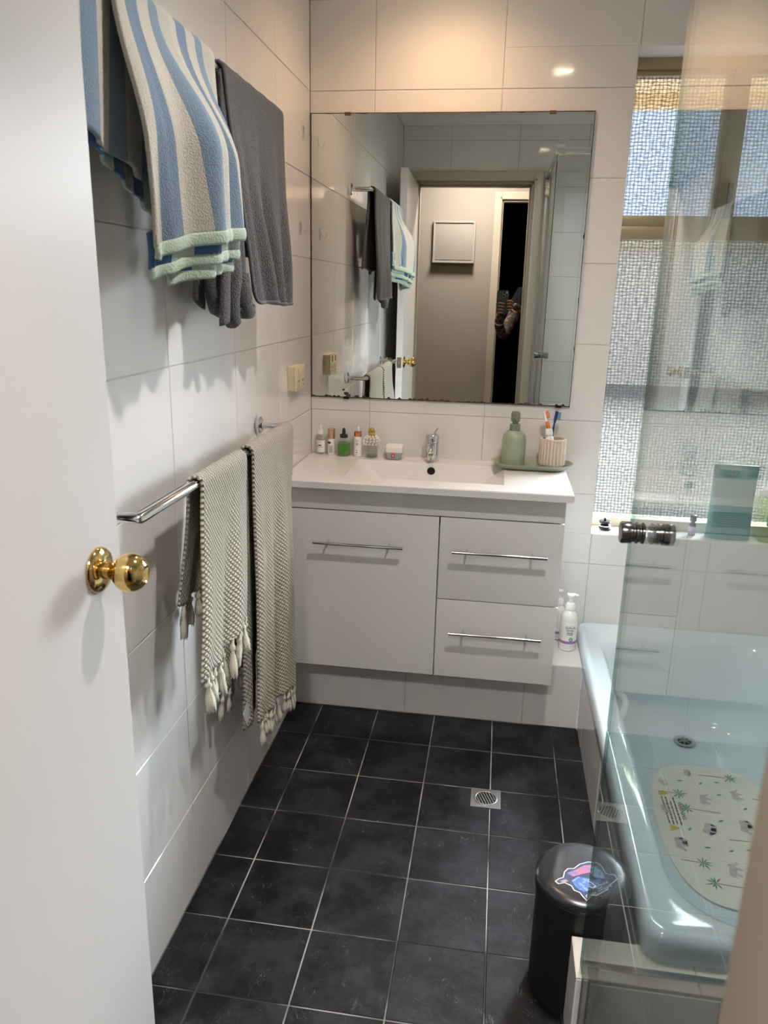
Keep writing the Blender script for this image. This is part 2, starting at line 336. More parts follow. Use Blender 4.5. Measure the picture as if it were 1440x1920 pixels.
def bprism(bm, poly, z0, z1, mapf=None):
    f = mapf or (lambda x, y, z: Vector((x, y, z)))
    a = [bm.verts.new(f(x, y, z0)) for x, y in poly]; b = [bm.verts.new(f(x, y, z1)) for x, y in poly]
    bm.faces.new(a); bm.faces.new(b); k = len(poly)
    for i in range(k): bm.faces.new((a[i], a[(i + 1) % k], b[(i + 1) % k], b[i]))
def prism(name, poly, z0, z1, m, parent=None, mapf=None, origin=None):
    bm = bm_new(); bprism(bm, poly, z0, z1, mapf); bmesh.ops.triangulate(bm, faces=[f for f in bm.faces if len(f.verts) > 4])
    return fin(name, bm, m, parent, origin or (mapf or (lambda x, y, z: Vector((x, y, z))))(*poly[0], z0))
def text(name, s, size, loc, rot, m, parent, ext=0.0002, align='CENTER', sx=1.0):
    cu = bpy.data.curves.new(name, 'FONT'); cu.body = s; cu.size = size; cu.extrude = ext; cu.align_x = align; cu.align_y = 'CENTER'
    cu.resolution_u = 2; o = bpy.data.objects.new(name, cu); C.objects.link(o); cu.materials.append(m)
    me = bpy.data.meshes.new_from_object(o); bpy.data.objects.remove(o); bpy.data.curves.remove(cu); o = bpy.data.objects.new(name, me); C.objects.link(o)
    o.parent = parent; o.location = Vector(loc) - wl(parent); o.rotation_euler = rot; o.scale = (sx, 1, 1); return o
def rrect(x0, x1, y0, y1, r, n=6):
    P = []
    for cx, cy, a0 in ((x1 - r, y1 - r, 0), (x0 + r, y1 - r, PI / 2), (x0 + r, y0 + r, PI), (x1 - r, y0 + r, 1.5 * PI)):
        for k in range(n + 1): a = a0 + PI / 2 * k / n; P.append((cx + math.cos(a) * r, cy + math.sin(a) * r))
    return P
def loft(name, loops, m, parent=None, smooth=True, capa=False, capb=True, sharp=35, origin=None):
    bm = bm_new(); rings = [[bm.verts.new(p) for p in l] for l in loops]; k = len(rings[0])
    for i in range(len(rings) - 1):
        for j in range(k): bm.faces.new((rings[i][j], rings[i][(j + 1) % k], rings[i + 1][(j + 1) % k], rings[i + 1][j]))
    if capa: bm.faces.new(rings[0])
    if capb: bm.faces.new(rings[-1])
    return fin(name, bm, m, parent, origin, smooth, None, sharp)

# ------------------------------------------------------------------ tiles
AX = {'x+': lambda u, v, n: (n, u, v), 'x-': lambda u, v, n: (-n, u, v), 'y-': lambda u, v, n: (u, -n, v), 'y+': lambda u, v, n: (u, n, v), 'z+': lambda u, v, n: (u, v, n)}
_tm = {}
def tile_mesh(ax, w_, h_, t, m):
    key = (ax, round(w_, 4), round(h_, 4), t, m.name)
    if key in _tm: return _tm[key]
    f = AX[ax]; c = min(0.0012, t * 0.7); a, b = w_ / 2, h_ / 2
    V = []
    for (s, n) in ((0, 0), (0, t - c), (c, t)):
        for (x, y) in ((-a + s, -b + s), (a - s, -b + s), (a - s, b - s), (-a + s, b - s)): V.append(f(x, y, n))
    F = [(0, 1, 2, 3), (8, 9, 10, 11)]
    for k in (0, 4):
        for i in range(4): F.append((k + i, k + (i + 1) % 4, k + 4 + (i + 1) % 4, k + 4 + i))
    me = bpy.data.meshes.new('tile'); me.from_pydata(V, [], F); bm = bmesh.new(); bm.from_mesh(me); bmesh.ops.recalc_face_normals(bm, faces=bm.faces); bm.to_mesh(me); bm.free()
    me.materials.append(m); _tm[key] = me; return me
def cut(rects, hole):
    out = []
    for (a, b, c, d) in rects:
        p, q, r, s = hole
        if q <= a or p >= b or s <= c or r >= d: out.append((a, b, c, d)); continue
        if c < r: out.append((a, b, c, r))
        if d > s: out.append((a, b, s, d))
        lo, hi = max(c, r), min(d, s)
        if a < p: out.append((a, p, lo, hi))
        if b > q: out.append((q, b, lo, hi))
    return out
def tiles(parent, ax, plane, us, vs, m, holes=(), gap=0.0022, t=0.002):
    off = wl(parent); f = AX[ax]
    for i in range(len(us) - 1):
        for j in range(len(vs) - 1):
            rs = [(us[i] + gap / 2, us[i + 1] - gap / 2, vs[j] + gap / 2, vs[j + 1] - gap / 2)]
            for h in holes: rs = cut(rs, h)
            for (a, b, c, d) in rs:
                if b - a < 0.008 or d - c < 0.008: continue
                o = bpy.data.objects.new('tile', tile_mesh(ax, b - a, d - c, t, m)); C.objects.link(o); o.parent = parent
                p = Vector(f((a + b) / 2, (c + d) / 2, 0)); k = {'x': 0, 'y': 1, 'z': 2}[ax[0]]; p[k] = plane; o.location = p - off
                tl = random.uniform(-0.0012, 0.0012)
                if k == 0: o.rotation_euler = (0, tl, random.uniform(-.0012, .0012))
                elif k == 1: o.rotation_euler = (tl, 0, random.uniform(-.0012, .0012))
def seq(a, b, first, step):
    L_ = [a]; x = first
    while x < b - 1e-6:
        if x > a + 0.01: L_.append(x)
        x += step
    L_.append(b); return L_
TH = 0.2541; ZJ = [0.0] + [-0.015 + TH * k for k in range(1, 10)] + [2.36]

# ------------------------------------------------------------------ room shell
def boxes(name, L_, m, kind='structure', origin=(0, 0, 0)):
    bm = bm_new()
    for b in L_: bbox(bm, *b)
    return fin(name, bm, m, None, origin, False, kind)
WX0, WX1, WZ0, WZ1 = 1.005, 1.72, 0.606, 2.13
floor = boxes('floor', [(-0.1, 0.985, -2.47, 0.0, -0.08, -0.002), (0.985, 1.85, -2.47, -1.45, -0.08, -0.002)], DGROUT)
tag(floor, 'black slate-look tiled bathroom floor', None)
tiles(floor, 'z+', -0.002, seq(0.0, 0.99, 0.107, 0.1985), [-2.47 + 0.0] + sorted([-0.476 - 0.1985 * k for k in range(10)]) + [-0.286], FT, gap=0.0034)
wall_left = boxes('wall_left', [(-0.12, -0.002, -2.37, 0.0, -0.08, 2.40)], GROUT)
tiles(wall_left, 'x+', -0.002, seq(-2.37, 0.0, -2.37 + (2.37 - 0.393) % 0.4, 0.4), ZJ, WT)
wall_back = boxes('wall_back', [(-0.12, WX0, 0.002, 0.2, -0.08, 2.40), (WX1, 1.87, 0.002, 0.2, -0.08, 2.40), (WX0, WX1, 0.002, 0.2, -0.08, WZ0), (WX0, WX1, 0.002, 0.2, WZ1, 2.40)], GROUT)
tiles(wall_back, 'y-', 0.002, seq(0.0, 1.75, 0.2097, 0.4), ZJ, WT, holes=[(WX0 + 0.001, WX1 - 0.001, WZ0 - 0.001, WZ1 + 0.001), (0, 0.98, 0, 0.225)])
wall_right = boxes('wall_right', [(1.752, 1.87, -2.37, 0.0, -0.08, 2.40)], GROUT)
tiles(wall_right, 'x-', 1.752, seq(-2.37, 0.0, -2.37 + (2.37 - 0.3) % 0.4, 0.4), ZJ, WT)
DX0, DX1, DZ = 0.092, 0.787, 2.05
wall_front = boxes('wall_front', [(-0.9, DX0, -2.47, -2.372, -0.08, 2.40), (DX1, 2.1, -2.47, -2.372, -0.08, 2.40), (DX0, DX1, -2.47, -2.372, DZ, 2.40)], HALLW)
bm = bm_new()
for b in [(0.0, DX0 - 0.055, -2.372, -2.3714, 0, 2.38), (DX1 + 0.055, 1.75, -2.372, -2.3714, 0, 2.38), (DX0 - 0.055, DX1 + 0.055, -2.372, -2.3714, DZ + 0.055, 2.38)]: bbox(bm, *b)
fin('grout_bed', bm, GROUT, wall_front)
tiles(wall_front, 'y+', -2.3714, [0.0, 0.29, 0.69, 1.09, 1.49, 1.75], [0.0] + [-0.009 + TH * k for k in range(1, 10)] + [2.36], WT, holes=[(DX0 - 0.058, DX1 + 0.058, -1, DZ + 0.058)])
ceiling = boxes('ceiling', [(-0.9, 2.1, -3.6, 0.2, 2.40, 2.50)], CEIL)
# coved cornice
def cove(name, pts):
    bm = bm_new()
    for (a, b, nx, ny) in pts:
        A = Vector(a); B = Vector(b); N = Vector((nx, ny, 0)); prof = [(0, 0)] + [(0.055 * (1 - math.cos(t)), 0.04 * math.sin(t)) for t in [k * PI / 10 for k in range(6)]] + [(0.055, 0.04)]
        r0 = [bm.verts.new(A + N * p + Vector((0, 0, q))) for p, q in prof]; r1 = [bm.verts.new(B + N * p + Vector((0, 0, q))) for p, q in prof]
        for i in range(len(prof)): j = (i + 1) % len(prof); bm.faces.new((r0[i], r0[j], r1[j], r1[i]))
        bm.faces.new(r0); bm.faces.new(r1)
    return fin(name, bm, CEIL, None, (0, 0, 2.36), True, 'structure', 40)
cove('trim_1', [((0, 0, 2.36), (0, -2.37, 2.36), 1, 0), ((0, 0, 2.36), (1.75, 0, 2.36), 0, -1), ((0, -2.37, 2.36), (1.75, -2.37, 2.36), 0, 1), ((1.75, 0, 2.36), (1.75, -2.37, 2.36), -1, 0)])

# tiled ledge under the vanity, bath hob face, hob at the near end of the bath
ledge = boxes('trim_2', [(0.001, 0.983, -0.284, 0.001, 0.0, 0.229)], GROUT, origin=(0, 0, 0))
tiles(ledge, 'y-', -0.284, [0.001, 0.398, 0.801, 0.985], [0.0, 0.231], WT)
tiles(ledge, 'z+', 0.229, [0.001, 0.398, 0.801, 0.985], [-0.286, -0.001], WT)
hobf = boxes('trim_3', [(0.988, 1.02, -1.41, -0.288, -0.08, 0.215)], GROUT)
tiles(hobf, 'x-', 0.988, [-1.41, -1.20, -0.80, -0.40, -0.288], [0.0, 0.218], WT)
hob = boxes('trim_4', [(0.862, 1.75, -1.507, -1.412, -0.08, 0.211)], GROUT)
tiles(hob, 'z+', 0.211, [0.860, 1.08, 1.48, 1.75], [-1.509, -1.41], mat('sunlight_tinted_tile', (0.74, 0.70, 0.62), 0.15), gap=0.003)  # warm tint of sunlight put into the hob top colour
tiles(hob, 'y-', -1.507, [0.884, 1.115, 1.515, 1.75], [0.0, 0.205], WT, gap=0.004)
tiles(hob, 'x-', 0.862, [-1.509, -1.41], [0.0, 0.213], WT)
tiles(hob, 'y-', -1.507, [0.860, 0.871], [0.0, 0.210], WT); tiles(hob, 'y-', -1.507, [0.8735, 0.8825], [0.0, 0.210], WT, gap=0.001)

# window
win = empty('window_1', (WX0, 0.12, WZ0), None, None); win['kind'] = 'structure'
Y0, Y1 = 0.12, 0.18
bm = bm_new()
bbox(bm, WX0 + .001, WX1 - .001, Y0, Y1, 2.095, 2.129, 0.002); bbox(bm, WX0 + .001, WX0 + 0.016, Y0, Y1, 0.637, 2.10, 0.002); bbox(bm, WX1 - 0.02, WX1 - .001, Y0, Y1, 0.637, 2.10, 0.002)
bbox(bm, 1.318, 1.366, Y0 - 0.004, Y1, 1.655, 2.10, 0.002); bbox(bm, 1.300, 1.320, Y0 + 0.02, Y1, 1.655, 2.10, 0.002)
bbox(bm, WX0 + .001, WX1 - .001, Y0 - 0.004, Y1, 1.592, 1.632, 0.002); bbox(bm, WX0 + .001, WX1 - .001, Y0 + 0.012, Y1, 1.632, 1.668, 0.002)
bbox(bm, WX0 + .001, WX1 - .001, Y0 + 0.014, Y1, 2.080, 2.096, 0.002)
fin('window_frame', bm, FRAMEM, win, smooth=True, sharp=35)
box('window_rail', WX0 + .001, WX1 - .001, Y0 - 0.006, Y1, 0.6065, 0.638, mat('cream_sill_rail', (0.72, 0.68, 0.55), 0.4), win, 0.003)
def pane(x0, x1, z0, z1):
    bm = bm_new(); bbox(bm, x0, x1, 0.146, 0.150, z0, z1); bm.faces.ensure_lookup_table()
    for f in bm.faces:
        if f.calc_center_median().y > 0.1495: f.material_index = 1
    return fin('window_pane', bm, [PANE, CLEARFACE], win)
pane(WX0 + .012, 1.304, 1.662, 2.088); pane(1.362, WX1 - .015, 1.662, 2.088); pane(WX0 + .012, WX1 - .015, 0.633, 1.598)
bm = bm_new(); bbox(bm, 1.338, 1.352, 0.098, 0.118, 1.69, 1.765, 0.003); bbox(bm, 1.330, 1.360, 0.100, 0.122, 1.66, 1.70, 0.004); btube(bm, [(1.345, 0.105, 1.755), (1.349, 0.088, 1.745), (1.349, 0.085, 1.712)], 0.005, 8)
fin('window_latch', bm, mat('dark_bronze_latch', (0.06, 0.055, 0.045), 0.35, 0.7), win, smooth=True, sharp=40)
# sill tiles and reveal
sill = boxes('trim_5', [(WX0, WX1, 0.002, 0.2, 0.600, 0.6045)], WPAINT)
tiles(sill, 'z+', 0.6045, [WX0, 1.41, WX1], [0.0005, 0.114], WT)
boxes('trim_6', [(WX0 - 0.003, WX0 + 0.001, 0.0005, 0.12, WZ0, WZ1 - .002), (WX1 - 0.001, WX1 + 0.003, 0.0005, 0.12, WZ0, WZ1 - .002), (WX0 - 0.003, WX1 + 0.003, 0.0005, 0.12, WZ1 - .002, WZ1 + 0.002)], WPAINT)

# outside
boxes('ground', [(-30, 40, 0.6, 14.0, -0.5, -0.35)], PAVE)
fw = empty('distant_house', (0, 14.6, -0.35), 'beige rendered house wall seen blurred through the lower window pane', 'house')
box('wall', -25, 40, 14.0, 15.0, -0.35, 2.35, FARW, fw); box('roof_edge', -25, 40, 13.8, 15.2, 2.35, 2.5, EAVE, fw)
boxes('roof', [(-4, 6, 0.2, 1.05, 2.23, 2.28), (-4, 6, 1.05, 1.12, 2.18, 2.50), (-4, 6, 0.2, 1.1, 2.5, 2.53)], EAVE)
boxes('wall_outer', [(-4, WX0, 0.2, 0.3, -0.35, 2.5), (WX1, 6, 0.2, 0.3, -0.35, 2.5), (WX0, WX1, 0.2, 0.3, -0.35, WZ0 - 0.02), (WX0, WX1, 0.2, 0.3, WZ1, 2.5)], BRICKX)

# ------------------------------------------------------------------ hall, door and dark room beyond
boxes('floor_hall', [(-0.9, 2.1, -3.6, -2.47, -0.10, -0.002)], HFLOOR)
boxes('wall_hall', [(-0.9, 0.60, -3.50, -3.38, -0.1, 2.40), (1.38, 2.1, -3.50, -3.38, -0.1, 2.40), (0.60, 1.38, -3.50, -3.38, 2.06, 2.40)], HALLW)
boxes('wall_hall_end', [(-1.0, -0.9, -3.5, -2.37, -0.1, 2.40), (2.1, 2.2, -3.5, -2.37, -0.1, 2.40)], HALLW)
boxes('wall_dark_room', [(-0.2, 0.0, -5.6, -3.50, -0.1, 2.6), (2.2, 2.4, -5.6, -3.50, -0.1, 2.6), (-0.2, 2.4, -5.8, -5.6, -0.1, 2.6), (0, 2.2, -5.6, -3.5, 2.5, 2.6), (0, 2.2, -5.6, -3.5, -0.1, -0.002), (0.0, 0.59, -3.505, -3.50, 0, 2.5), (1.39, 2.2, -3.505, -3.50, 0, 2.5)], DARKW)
def architrave(name, x0, x1, zt, y, s, wd=0.058, d=0.016, m=None):
    """s: +1 stands proud towards +y"""
    bm = bm_new()
    def strip(a0, a1, b0, b1):
        ya, yb = (y, y + d) if s > 0 else (y - d, y)
        bbox(bm, a0, a1, ya, yb, b0, b1, 0.003)
    strip(x0 - wd, x0 - 0.004, 0.001, zt + wd); strip(x1 + 0.004, x1 + wd, 0.001, zt + wd); strip(x0 - 0.004, x1 + 0.004, zt + 0.004, zt + wd)
    ya = y + s * (d + 0.003); a, b = min(y + s * 0.001, ya), max(y + s * 0.001, ya)
    bbox(bm, x0 - 0.018, x0 - 0.006, a, b, 0.001, zt + 0.018, 0.002); bbox(bm, x1 + 0.006, x1 + 0.018, a, b, 0.001, zt + 0.018, 0.002); bbox(bm, x0 - 0.018, x1 + 0.018, a, b, zt + 0.006, zt + 0.018, 0.002)
    return fin(name, bm, m or ARCH, None, (x0, y, 0), True, 'structure', 35)
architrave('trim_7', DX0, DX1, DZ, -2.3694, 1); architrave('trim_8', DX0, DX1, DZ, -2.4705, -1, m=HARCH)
bm = bm_new(); J = 0.012
bbox(bm, DX0 - J + .010, DX0 + .008, -2.4705, -2.3694, 0.001, DZ, 0.001); bbox(bm, DX1 - .012, DX1 + .006, -2.4705, -2.3694, 0.001, DZ, 0.001); bbox(bm, DX0, DX1, -2.4705, -2.3694, DZ - 0.012, DZ + .006, 0.001)
bbox(bm, DX1 - .022, DX1 - .012, -2.465, -2.415, 0.001, DZ - 0.012, 0.001); bbox(bm, DX0 + .008, DX0 + .014, -2.465, -2.415, 0.001, DZ - 0.012, 0.001); bbox(bm, DX0 + .01, DX1 - .02, -2.465, -2.415, DZ - 0.022, DZ - 0.012, 0.001)
fin('trim_9', bm, HARCH, None, (DX0, -2.4, 0), True, 'structure', 35)
st = box('strike_plate', DX1 - .0135, DX1 - .0115, -2.395, -2.378, 0.99, 1.055, mat('tarnished_brass', (0.22, 0.15, 0.07), 0.4, 0.8), bpy.data.objects['trim_9'])
architrave('trim_10', 0.605, 1.375, 2.055, -3.379, 1, m=HARCH)
boxes('trim_11', [(0.595, 0.61, -3.49, -3.38, 0, 2.06), (1.37, 1.385, -3.49, -3.38, 0, 2.06), (0.60, 1.38, -3.49, -3.38, 2.045, 2.06)], HARCH)
cup = empty('wall_cabinet_cover', (0.265, -3.379, 1.63), 'shallow framed box cover on the hall wall, seen in the mirror', 'wall cover')
box('backing', 0.118, 0.412, -3.379, -3.358, 1.640, 1.900, mat('cover_paint', (0.19, 0.165, 0.14), 0.5), cup, 0.002)
bm = bm_new(); bbox(bm, 0.112, 0.418, -3.379, -3.350, 1.897, 1.912, .002); bbox(bm, 0.112, 0.126, -3.379, -3.350, 1.628, 1.90, .002); bbox(bm, 0.404, 0.418, -3.379, -3.350, 1.628, 1.90, .002); bbox(bm, 0.112, 0.418, -3.379, -3.325, 1.618, 1.634, .002)
fin('cover_frame', bm, mat('cover_frame_paint', (0.24, 0.21, 0.18), 0.45), cup, smooth=True, sharp=35)

# bathroom door, open against the left wall
door = empty('door_1', (0.10, -2.36, 0.0), None, None); door['kind'] = 'structure'
HX, HY, EX, EY = 0.100, -2.352, 0.117, -1.668
d = Vector((EX - HX, EY - HY)).normalized(); nrm = Vector((-d.y, d.x))   # towards the wall
P = [(HX, HY), (EX, EY), (EX + nrm.x * 0.037, EY + nrm.y * 0.037), (HX + nrm.x * 0.037, HY + nrm.y * 0.037)]
bm = bm_new(); bprism(bm, P, 0.012, 2.032); bmesh.ops.bevel(bm, geom=list(bm.edges), offset=0.0015, segments=2, affect='EDGES')
fin('door_leaf', bm, DOORP, door, smooth=True, sharp=35)
def on_door(y, out=0.0):
    k = (y - HY) / (EY - HY); return Vector((HX + (EX - HX) * k, y, 0)) - Vector((nrm.x, nrm.y, 0)) * out
ax = -Vector((nrm.x, nrm.y, 0))
kp = on_door(-1.729); kp.z = 1.028
bm = bm_new(); blathe(bm, [(0.033, 0), (0.033, 0.002), (0.030, 0.006), (0.022, 0.008), (0.018, 0.0095)], kp + ax * 0.0002, tuple(ax), 40)
rose = fin('rosette', bm, BRASS, door, smooth=True, sharp=40)
kprof = [(0.0125, 0), (0.0115, 0.008), (0.0125, 0.014)] + [(0.0275 * math.sin(t), 0.0395 - 0.0275 * math.cos(t) * 0.93) for t in [0.52 + k * (PI - 0.52 - 0.55) / 14 for k in range(15)]] + [(0.012, 0.0625), (0.009, 0.0605), (0.003, 0.0603)]
bm = bm_new(); blathe(bm, kprof, kp + ax * 0.0085, tuple(ax), 40); fin('door_knob', bm, BRASS, door, smooth=True, sharp=50)
kb = kp - ax * 0.0375
bm = bm_new(); blathe(bm, [(0.033, 0), (0.033, 0.002), (0.030, 0.006), (0.018, 0.009)], kb, tuple(-ax), 32); fin('rosette', bm, BRASS, door, smooth=True, sharp=40)
bm = bm_new(); blathe(bm, kprof[:-3] + [(0.006, 0.060)], kb - ax * 0.0085, tuple(-ax), 32, sx=0.9, sy=0.9); fin('door_knob', bm, BRASS, door, smooth=True, sharp=50)
ed = Vector((d.x, d.y, 0)); ec = Vector((EX, EY, 1.028)) - ax * 0.0185
bm = bm_new(); bmesh.ops.create_cube(bm, size=1.0)
Mx = Matrix((( ax.x, ed.x, 0, ec.x), (ax.y, ed.y, 0, ec.y), (0, 0, 1, ec.z), (0, 0, 0, 1)))
for v in bm.verts: v.co = Mx @ Vector((v.co.x * 0.024, v.co.y * 0.0018 + 0.0006, v.co.z * 0.058))
fin('latch_plate', bm, mat('old_brass_plate', (0.25, 0.18, 0.10), 0.4, 0.6), door)
bm = bm_new(); bmesh.ops.create_cube(bm, size=1.0)
for v in bm.verts: v.co = Mx @ Vector((v.co.x * 0.012, v.co.y * 0.008 + 0.005, v.co.z * 0.018))
fin('latch_bolt', bm, mat('steel_bolt', (0.6, 0.6, 0.6), 0.25, 1.0), door)

# ceiling lamps
def downlight(x, y, m, lab):
    t = empty('downlight', (x, y, 2.39), lab, 'ceiling light', 'recessed ceiling downlights')
    lathe('lamp_ring', [(0.036, 0.0), (0.046, -0.004), (0.050, -0.001), (0.050, 0.010), (0.036, 0.010)], (x, y, 2.3895), WHITEP, t, cap=False)
    lathe('lamp_face', [(0.036, 0.0), (0.036, 0.004)], (x, y, 2.391), m, t)
downlight(0.865, -1.35, LED, 'round white ceiling downlight over the middle of the floor'); downlight(0.45, -0.30, LEDW, 'round ceiling downlight glowing warm above the mirror')
t = empty('ceiling_light', (1.25, -2.93, 2.385), 'round warm ceiling light in the hall, seen only as a glow', 'ceiling light')
lathe('lamp_ring', [(0.07, 0), (0.08, -0.008), (0.085, 0.0), (0.085, 0.014), (0.07, 0.014)], (1.25, -2.93, 2.386), WHITEP, t, cap=False); lathe('lamp_face', [(0.07, 0), (0.07, 0.004)], (1.25, -2.93, 2.388), mat('hall_lamp_face', (1, 1, 1), 0.5, emit=((1, 0.6, 0.3), 10)), t)

# ------------------------------------------------------------------ vanity cabinet
van = empty('vanity_cabinet', (0.44, -0.2, 0.229), 'white gloss wall-hung vanity cabinet with one door and two drawers', 'cabinet')
bm = bm_new(); Zb, Zt = 0.2325, 0.824
bbox(bm, 0.012, 0.028, -0.383, -0.003, Zb, Zt, .001); bbox(bm, 0.859, 0.875, -0.383, -0.003, Zb, Zt, .001); bbox(bm, 0.028, 0.859, -0.383, -0.003, Zb, Zb + 0.016, .001); bbox(bm, 0.492, 0.508, -0.383, -0.2, Zb + .016, 0.72, .001)
bbox(bm, 0.012, 0.875, -0.400, -0.375, 0.752, Zt, 0.0015)
fin('carcass', bm, GLOSSW, van, smooth=True, sharp=35)
def handle(parent, x0, x1, z, inset):
    bm = bm_new(); btube(bm, [(x0, -0.431, z), (x1, -0.431, z)], 0.0052, 14)
    for x in (x0 + inset, x1 - inset): btube(bm, [(x, -0.4005, z + .001), (x, -0.428, z)], 0.0036, 10); 
    return fin('handle', bm, CHROME, parent, smooth=True, sharp=50)
dr = box('door', 0.0135, 0.4985, -0.400, -0.384, 0.214, 0.7485, GLOSSW, van, 0.0012); handle(dr, 0.108, 0.392, 0.649, 0.045)
d1 = box('drawer', 0.5025, 0.8755, -0.400, -0.384, 0.4825, 0.7485, GLOSSW, van, 0.0012); handle(d1, 0.543, 0.830, 0.648, 0.045)
d2 = box('drawer', 0.5025, 0.8755, -0.400, -0.384, 0.214, 0.4795, GLOSSW, van, 0.0012); handle(d2, 0.545, 0.831, 0.378, 0.045)

# one-piece ceramic top with a sloping basin
X0, X1, YF, YB, ZT, ZU = 0.002, 0.893, -0.433, -0.0015, 0.848, 0.8255
bas = empty('basin_top', (0.44, -0.2, ZU), 'white ceramic basin top with a shallow rectangular bowl on the vanity', 'basin')
bm = bm_new()
ox, oX, oy, oY = 0.190, 0.688, -0.348, -0.088
def ring(x0, x1, y0, y1, z, sub=None):
    return [bm.verts.new(p) for p in ((x0, y0, z), (x1, y0, z), (x1, y1, z), (x0, y1, z))]
e = 0.003
r0 = ring(X0, X1, YF, YB, ZU); r1 = ring(X0, X1, YF, YB, ZT - e); r2 = ring(X0 + e, X1 - e, YF + e, YB - e, ZT)
r3 = ring(ox, oX, oy, oY, ZT); r4 = ring(ox + .002, oX - .002, oy + .002, oY - .002, ZT - 0.003)
r5 = ring(ox + 0.115, oX - 0.100, oy + 0.035, oY - 0.012, ZT - 0.080); r6 = ring(ox + 0.13, oX - 0.115, oy + 0.05, oY - 0.025, ZT - 0.086)
b5 = ring(ox + 0.105, oX - 0.09, oy + 0.025, oY - 0.002, ZT - 0.094); b4 = ring(ox - 0.01, oX + 0.01, oy - .01, oY + .01, ZU)
def bridge(a, b):
    for i in range(4): bm.faces.new((a[i], a[(i + 1) % 4], b[(i + 1) % 4], b[i]))
for a, b in ((r0, r1), (r1, r2), (r2, r3), (r3, r4), (r4, r5), (r5, r6), (r0, b4), (b4, b5)): bridge(a, b)
bm.faces.new(r6); bm.faces.new(b5)
fin('basin', bm, BENCH, bas, smooth=True, sharp=30)
lathe('overflow_ring', [(0.0135, 0), (0.0135, 0.0018), (0.0105, 0.0028), (0.0095, 0.001)], (0.443, -0.0945, 0.822), BLACKM, bas, axis=(0, -1, -0.12), seg=24)
lathe('basin_waste', [(0.020, 0), (0.020, 0.002), (0.014, 0.003)], (0.44, -0.2, ZT - 0.0858), CHROME, bas, seg=24)

# mixer tap
tap = empty('mixer_tap', (0.440, -0.047, ZT), 'short chrome basin mixer tap standing behind the bowl', 'tap')
lathe('tap_body', [(0.0245, 0), (0.0245, 0.0015), (0.0225, 0.003), (0.0225, 0.062), (0.0215, 0.064)], (0.440, -0.047, ZT + .0003), CHROME, tap, seg=36)
lathe('lever', [(0.0215, 0), (0.0238, 0.0015), (0.0240, 0.022), (0.021, 0.027), (0.010, 0.029)], (0.440, -0.047, ZT + 0.0648), CHROME, tap, seg=36)
bm = bm_new(); btube(bm, [(0.443, -0.040, ZT + 0.091), (0.449, -0.025, ZT + 0.102), (0.455, -0.016, ZT + 0.109)], [0.0035, 0.003, 0.0022], 10); fin('lever_pin', bm, CHROME, tap, smooth=True, sharp=60)
bm = bm_new(); btube(bm, [(0.440, -0.066, ZT + 0.050), (0.440, -0.088, ZT + 0.044), (0.440, -0.104, ZT + 0.034)], [0.0125, 0.0115, 0.0095], 18); fin('spout', bm, CHROME, tap, smooth=True, sharp=60)
lathe('aerator', [(0.0088, 0), (0.0088, 0.006)], (0.440, -0.104, ZT + 0.0245), STEEL, tap, seg=18)
lathe('red_dot', [(0.003, 0), (0.003, 0.0012)], (0.440, -0.0708, ZT + 0.078), mat('red_blue_dot', (0.15, 0.03, 0.05), 0.4), tap, axis=(0, -1, 0), seg=14)

# ------------------------------------------------------------------ mirror
mir = empty('wall_mirror', (0.448, 0, 1.048), 'large square frameless wall mirror with a worn dark edge above the basin', 'mirror')
MX0, MX1, MZ0, MZ1 = 0.0035, 0.8945, 1.0475, 1.9535
box('mirror_backing', MX0, MX1, -0.0045, -0.0002, MZ0, MZ1, MBACK, mir)
box('mirror_glass', MX0 + .0006, MX1 - .0006, -0.0062, -0.0047, MZ0 + .0006, MZ1 - .0006, MIRROR, mir)
bm = bm_new(); rg = random.Random(3)
def wear(p0, p1, base, amp, n, prob, inw):
    a = Vector(p0); b = Vector(p1); k = Vector(inw); prev = base; P0 = []
    for i in range(n + 1):
        wd = base + (rg.random() ** 2 * amp if rg.random() < prob else 0.0); P0.append((a.lerp(b, i / n), wd))
    lo = [bm.verts.new(p + Vector((0, -0.0064, 0))) for p, _ in P0]; hi = [bm.verts.new(p + k * wd + Vector((0, -0.0064, 0))) for p, wd in P0]
    for i in range(n): bm.faces.new((lo[i], lo[i + 1], hi[i + 1], hi[i]))
wear((MX0, 0, MZ0), (MX1, 0, MZ0), 0.0035, 0.009, 120, 0.55, (0, 0, 1)); wear((MX0, 0, MZ1), (MX1, 0, MZ1), 0.0024, 0.002, 60, 0.4, (0, 0, -1))
wear((MX0, 0, MZ0), (MX0, 0, MZ1), 0.0022, 0.001, 40, 0.3, (1, 0, 0)); wear((MX1, 0, MZ0), (MX1, 0, MZ1), 0.0018, 0.004, 80, 0.2, (-1, 0, 0))
for cx, cz, rr in ((0.128, 1.062, 0.010), (0.118, 1.075, 0.005), (0.138, 1.056, 0.006)):
    vs = [bm.verts.new((cx + math.cos(q * PI / 5) * rr * rg.uniform(.7, 1.2), -0.0064, cz + math.sin(q * PI / 5) * rr * rg.uniform(.5, .9))) for q in range(10)]; bm.faces.new(vs)
we = fin('worn_edge', bm, MBACK, mir)
sm = we.modifiers.new('s', 'SOLIDIFY'); sm.thickness = 0.0002; sm.offset = 1
for x, z in ((0.125, MZ1 - 0.003), (0.767, MZ1 - 0.003)): box('mirror_clip', x - 0.010, x + 0.010, -0.010, -0.0068, z - 0.005, z + 0.0045, CLIPB, mir, 0.0012)
for x in (0.128, 0.857): box('mirror_clip', x - 0.010, x + 0.010, -0.010, -0.0068, MZ0 - 0.004, MZ0 + 0.005, BLACKM, mir, 0.0012)

